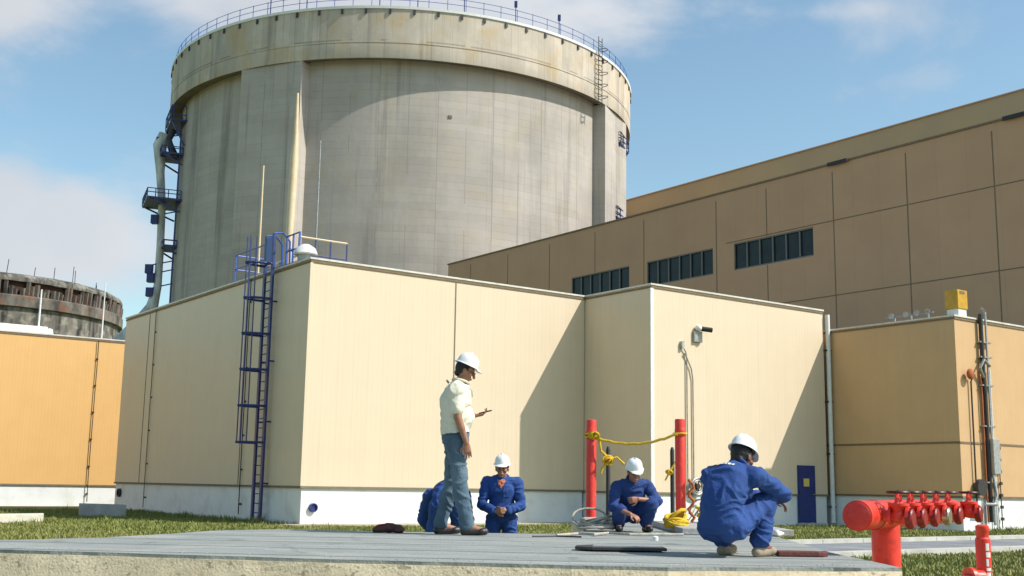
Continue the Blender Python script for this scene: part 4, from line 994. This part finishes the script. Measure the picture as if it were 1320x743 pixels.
            for iy in range(3):
                for ix in range(3):
                    q4 = [G[iy*4+ix], G[iy*4+ix+1], G[iy*4+ix+5], G[iy*4+ix+4]]
                    if all(q4): pk.bm.faces.new(q4)
            if len(pk.bm.faces): pk.build('chest_pocket', mtc, root)
            else: pk.bm.free()
        cl = MB(); tn = (nk-che).normalized(); ca = (f-tn*f.dot(tn)).normalized(); cb = tn.cross(ca)
        cl.tube([nk+tn*(.012-.02*cos(2*pi*k/20))+ca*(.072*cos(2*pi*k/20))+cb*(.078*sin(2*pi*k/20)) for k in range(20)], .017, 7, close=True); cl.build('collar', mtc, root, True)
        if undershirt:
            tn2 = (nk-che).normalized(); fw = (f-tn2*f.dot(tn2)).normalized(); u_ = MB(); rows = []
            for r_ in range(6):
                hw_ = .006+.011*r_; row = []
                for c4 in range(5):
                    hit = tr.ray_cast(che.lerp(nk, .30)+tn2*(.0+.021*r_)+shl*hw_*(c4-2)/2+fw*.5, -fw); row.append(u_.bm.verts.new((hit[0] or che)+fw*.004))
                rows.append(row)
            for r_ in range(5):
                for c4 in range(4): u_.bm.faces.new((rows[r_][c4], rows[r_][c4+1], rows[r_+1][c4+1], rows[r_+1][c4]))
            u_.build('undershirt', 'undershirt', root)
        if badge:
            tn2 = (nk-che).normalized(); bk = (tn2.cross(shl)).normalized(); bk = bk if bk.dot(f) < 0 else -bk
            c_ = che.lerp(nk, .62)
            bd = MB(); from mathutils.bvhtree import BVHTree
            tree = BVHTree.FromPolygons([v.co for v in so_.data.vertices], [tuple(p_.vertices) for p_ in so_.data.polygons])
            for (o1, w1) in ((-.08, .02), (-.052, .028), (-.017, .02), (.01, .024), (.041, .02)):
                cs = []
                for (oo, hh) in ((o1, -.012), (o1+w1, -.012), (o1+w1, .012), (o1, .012)):
                    hit = tree.ray_cast(che.lerp(nk, .35)+bk*.5+shl*oo+tn2*hh, -bk)
                    if hit[0]: cs.append(bd.bm.verts.new(hit[0]+bk*.004))
                if len(cs) == 4: bd.bm.faces.new(cs)
            bd.build('back_lettering', 'white', root)
    for sd in 'LR':
        an, to = J['an'+sd], J['toe'+sd]; dr = (to-an); fl = V((dr.x, dr.y, 0)).normalized(); sh = MB()
        heel = J.get('heel'+sd, V((an.x, an.y, 0))-fl*.03+V((0, 0, .035)))
        sh.capsule(heel+Z_*.0, to+V((0, 0, 0)), .040, .036); sh.capsule(heel+fl*.05+Z_*.01, an+Z_*.0, .040, .042); sh.ell(to-fl*.03+Z_*.0, .048, .052, .036)
        remesh('shoe', sh, shoe, root, .008, 2)
    return root

# 1: standing supervisor, profile facing right (local +Y = facing)
J1 = dict(pelvis=(0, 0, .95), waist=(0, -.015, 1.10), chest=(0, -.005, 1.30), neck=(0, .035, 1.475), head=(0, .082, 1.60), face=(0, .92, -.38), up=(0, .3, 1),
          shL=(-.17, .01, 1.40), shR=(.17, -.01, 1.40), elR=(.215, .01, 1.12), wrR=(.20, .10, .88), handR=(0, .12, -1), palmR=(-1, 0, 0), curlR=(.45, 0, 0),
          elL=(-.22, .0, 1.12), wrL=(-.12, .19, 1.165), handL=(.15, 1, .15), palmL=(.2, 0, 1), curlL=(.55, 0, 0),
          hipL=(-.09, 0, .92), hipR=(.09, 0, .92), knR=(.10, .05, .50), anR=(.11, .13, .085), toeR=(.12, .30, .04), knL=(-.10, -.02, .50), anL=(-.11, -.12, .085), toeL=(-.13, .05, .04))
p1 = V((-.57, 12.25, ZP))
m1 = person('person standing in a cream short sleeved shirt and faded jeans, looking at a phone', p1, -pi/2+.10, J1, 'shirt', 'skin', seed=1.0, s=1.065)
hp = MB(); q = V((-.105, .30, 1.205)); hp.box(-.035, .035, -.065, .065, -.006, .006, Matrix.Translation(q) @ Matrix.Rotation(.25, 4, 'X')); hp.bevel(.003)
ph = hp.build('phone', 'black'); 
ph.matrix_world = Matrix.Translation(p1) @ Matrix.Rotation(-pi/2+.10, 4, 'Z') @ Matrix.Scale(1.065, 4); tag(ph, 'small dark phone held in the hand of the standing man in the cream shirt', 'phone')
gl = MB(); 
hd = V(J1['head']); f = V(J1['face']).normalized(); up = (V((0, .3, 1))-f*V((0, .3, 1)).dot(f)).normalized(); lt = f.cross(up)
for sg in (-1, 1):
    gl.tube([hd+f*.103+lt*.033*sg+up*.006+lt*.022*cos(a)+up*.016*sin(a) for a in [2*pi*k/14 for k in range(14)]], .0025, 5, close=True)
    gl.tube([hd+f*.10+lt*.055*sg+up*.012, hd+lt*.083*sg+up*.008], .0025, 5)
gl.tube([hd+f*.105-lt*.011+up*.008, hd+f*.105+lt*.011+up*.008], .0025, 5); gl.build('glasses', 'darkmetal', m1)
st_ = MB(); st_.tube([V((.0, -.075, 1.475)), V((0, -.09, 1.49)), V((0, -.10, 1.505))], .012, 6); st_.tube([V((.05, .09, 1.46)), V((.045, .15, 1.40)), V((.03, .158, 1.34))], .006, 6); st_.build('lanyard', 'grey_metal', m1, True)

# 2: worker standing on the ground behind, facing camera
J2 = dict(pelvis=(0, 0, .90), chest=(0, .02, 1.23), neck=(0, .05, 1.38), head=(0, .095, 1.495), face=(.04, .97, -.16), up=(0, .3, 1),
          shL=(-.19, .02, 1.32), shR=(.19, .02, 1.32), elR=(.245, .08, 1.04), wrR=(.07, .26, .96), handR=(-.9, .4, .15), palmR=(0, -1, 0), elL=(-.245, .08, 1.04), wrL=(-.07, .26, .97), handL=(.9, .4, .15), palmL=(0, -1, 0), curlR=(.7, 0, 0), curlL=(.7, 0, 0),
          hipL=(-.10, 0, .87), hipR=(.10, 0, .87), knL=(-.12, .04, .47), knR=(.12, .04, .47), anL=(-.14, 0, .085), anR=(.14, 0, .085), toeL=(-.17, .16, .04), toeR=(.17, .16, .04))
q = at(647, 640, 14.3); 
person('person in blue coverall with open collar, facing the camera, hands joined at the waist', (q.x, q.y, 0), pi-.03, J2, 'coverall', 'skin', seed=5.0, undershirt=True, s=.975)

# 3: worker squatting between the posts, facing camera, head bowed
J3 = dict(pelvis=(0, -.16, .22), waist=(0, -.13, .36), chest=(.01, .01, .50), neck=(.0, .10, .62), head=(.0, .165, .715), face=(-.12, .9, -.40), up=(0, .5, 1),
          shL=(-.19, .02, .56), shR=(.19, .04, .55), elL=(-.30, .14, .37), wrL=(-.03, .25, .40), handL=(.8, .2, -.15), palmL=(0, -1, 0), curlL=(.8, 0, 0),
          elR=(.27, .16, .30), wrR=(.09, .33, .22), handR=(-.75, .5, -.4), palmR=(0, -.5, -1), curlR=(.6, 0, 0),
          hipL=(-.10, -.14, .21), hipR=(.10, -.14, .21), knL=(-.20, .22, .33), knR=(.19, .21, .26), anL=(-.17, .04, .09), anR=(.17, .04, .09), toeL=(-.19, .20, .04), toeR=(.19, .20, .04), sleeve=(.35, 0, 0))
q = onz(817, 687, ZP)
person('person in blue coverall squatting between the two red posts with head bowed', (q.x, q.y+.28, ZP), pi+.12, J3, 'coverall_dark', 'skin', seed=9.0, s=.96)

# 4: bent-over worker behind the standing man (stands on the ground, back to us)
J4 = dict(pelvis=(0, -.05, .93), waist=(0, .06, 1.04), chest=(.03, .32, 1.03), neck=(.03, .50, .96), head=(.03, .62, .90), face=(0, .35, -.94), up=(0, 1, .3),
          shL=(-.19, .38, .99), shR=(.19, .38, .99), elL=(-.25, .46, .74), wrL=(-.12, .58, .56), elR=(.25, .46, .74), wrR=(.12, .58, .56), handL=(0, .3, -1), handR=(0, .3, -1), palmL=(1, 0, 0), palmR=(-1, 0, 0),
          hipL=(-.11, -.05, .88), hipR=(.11, -.05, .88), knL=(-.15, .03, .48), knR=(.15, .03, .48), anL=(-.16, -.03, .085), anR=(.16, -.03, .085), toeL=(-.18, .13, .04), toeR=(.18, .13, .04))
q = at(578, 650, 13.9)
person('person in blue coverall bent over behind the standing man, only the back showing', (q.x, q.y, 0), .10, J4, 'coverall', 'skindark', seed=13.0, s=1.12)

# 5: large crouching worker on the right, seen from behind and to the side
J5 = dict(pelvis=(0, -.20, .235), waist=(0, -.20, .40), chest=(0, -.06, .555), neck=(0, .065, .655), head=(0, .13, .745), face=(.12, .90, -.42), up=(0, .42, 1),
          shL=(-.19, .0, .60), shR=(.19, .0, .60), elR=(.235, .33, .47), wrR=(.04, .47, .43), handR=(-.95, .1, .1), palmR=(-.3, 0, -1), elL=(-.15, .33, .46), wrL=(.03, .51, .42), handL=(.8, .4, -.2), palmL=(.3, 0, -1),
          hipL=(-.10, -.18, .22), hipR=(.10, -.18, .22), knR=(.15, .23, .42), anR=(.13, .13, .09), toeR=(.15, .30, .04), knL=(-.20, .21, .44), anL=(-.16, .10, .09), toeL=(-.17, .27, .04), sleeve=(.93, 0, 0))
q = onz(955, 719, ZP)
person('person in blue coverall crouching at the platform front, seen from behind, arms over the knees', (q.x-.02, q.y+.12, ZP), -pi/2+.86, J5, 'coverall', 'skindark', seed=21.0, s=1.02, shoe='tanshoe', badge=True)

# ------------------------------------------------------------------ light
Ld = (d1*3.44-d2*2.73+V((0, 0, -4.35))).normalized(); sd = -Ld
elev = math.asin(sd.z); 
sun = bpy.data.lights.new('sun', 'SUN'); sun.energy = 3.6; sun.angle = radians(.5); sun.color = (1, .955, .89)
so = bpy.data.objects.new('sun', sun); C.objects.link(so); so.rotation_euler = Ld.to_track_quat('-Z', 'Y').to_euler(); so.location = (20, -10, 40)
wd = bpy.data.worlds.new('World'); sc.world = wd; wd.use_nodes = True; nt = wd.node_tree; N = nt.nodes; LK = nt.links
bg = N['Background']; sky = N.new('ShaderNodeTexSky'); sky.sky_type = 'NISHITA'; sky.sun_disc = False
sky.sun_elevation = elev; sky.sun_rotation = atan2(sd.x, sd.y); sky.altitude = 50; sky.air_density = 1.1; sky.dust_density = 1.0; sky.ozone_density = 1.0
bg.inputs['Strength'].default_value = .105
tc = N.new('ShaderNodeTexCoord'); 
nv = N.new('ShaderNodeVectorMath'); nv.operation = 'NORMALIZE'; LK.new(tc.outputs['Generated'], nv.inputs[0])
mp = N.new('ShaderNodeMapping'); mp.inputs['Scale'].default_value = (1, 1, 2.0); LK.new(nv.outputs[0], mp.inputs[0])
nz = N.new('ShaderNodeTexNoise'); nz.inputs['Scale'].default_value = 6; nz.inputs['Detail'].default_value = 9; nz.inputs['Roughness'].default_value = .58; nz.inputs['Distortion'].default_value = .25
LK.new(mp.outputs[0], nz.inputs['Vector'])
total = None
def blob(px, py, rx, ry, wgt):
    """cloud bank at a compass direction and height, sizes in pixels of arc"""
    global total
    c = ray(px, py).normalized(); L_ = V((c.y, -c.x, 0)).normalized(); U_ = L_.cross(c).normalized()*-1
    if U_.z < 0: U_ = -U_
    sx, sy = F0/rx, F0/ry
    def dotv(v):
        n = N.new('ShaderNodeVectorMath'); n.operation = 'DOT_PRODUCT'; LK.new(nv.outputs[0], n.inputs[0]); n.inputs[1].default_value = v; return n.outputs['Value']
    a = mth(nt, 'MULTIPLY', dotv(L_), sx); b = mth(nt, 'MULTIPLY', dotv(U_), sy); fr = mth(nt, 'GREATER_THAN', dotv(c), 0)
    g = mth(nt, 'EXPONENT', mth(nt, 'MULTIPLY', mth(nt, 'ADD', mth(nt, 'MULTIPLY', a, a), mth(nt, 'MULTIPLY', b, b)), -1))
    g = mth(nt, 'MULTIPLY', mth(nt, 'MULTIPLY', g, fr), wgt)
    total = g if total is None else mth(nt, 'ADD', total, g)
for bl in ((20, 300, 190, 72, .80), (-80, 270, 160, 60, .3), (500, -25, 360, 62, .72), (770, 50, 120, 45, .30), (260, 15, 150, 40, .26), (-10, 10, 90, 48, .45), (1120, 118, 95, 24, .20), (1080, 15, 65, 14, .22), (1200, 95, 50, 14, .12), (180, 90, 70, 25, .05), (830, 130, 60, 26, .14)): blob(*bl)
mk = mth(nt, 'ADD', total, mth(nt, 'MULTIPLY', mth(nt, 'SUBTRACT', nz.outputs[0], .53), 1.25))
mr = N.new('ShaderNodeMapRange'); mr.interpolation_type = 'SMOOTHSTEP'; mr.inputs[1].default_value = .05; mr.inputs[2].default_value = .55; mr.inputs[4].default_value = .95; LK.new(mk, mr.inputs[0])
cm = N.new('ShaderNodeMix'); cm.data_type = 'RGBA'; tn = N.new('ShaderNodeMix'); tn.data_type = 'RGBA'; tn.blend_type = 'MULTIPLY'; tn.inputs[0].default_value = 1; tn.inputs[7].default_value = (1.06, 1.18, 1.10, 1); tn.clamp_result = False; LK.new(sky.outputs[0], tn.inputs[6]); LK.new(tn.outputs[2], cm.inputs[6]); LK.new(mr.outputs[0], cm.inputs[0])
n2 = N.new('ShaderNodeTexNoise'); n2.inputs['Scale'].default_value = 5; n2.inputs['Detail'].default_value = 4; LK.new(nv.outputs[0], n2.inputs['Vector'])
cc = N.new('ShaderNodeMix'); cc.data_type = 'RGBA'; cc.inputs[6].default_value = (3.5, 3.75, 4.15, 1); cc.inputs[7].default_value = (5.6, 5.7, 5.9, 1); LK.new(n2.outputs[0], cc.inputs[0]); LK.new(cc.outputs[2], cm.inputs[7])
LK.new(cm.outputs[2], bg.inputs['Color'])

sc.view_settings.view_transform = 'Standard'; sc.view_settings.look = 'None'; sc.view_settings.gamma = 1; sc.view_settings.exposure = .55
sc.view_settings.use_curve_mapping = False
sc.render.engine = 'CYCLES'
sc.render.resolution_x = 1024; sc.render.resolution_y = 576
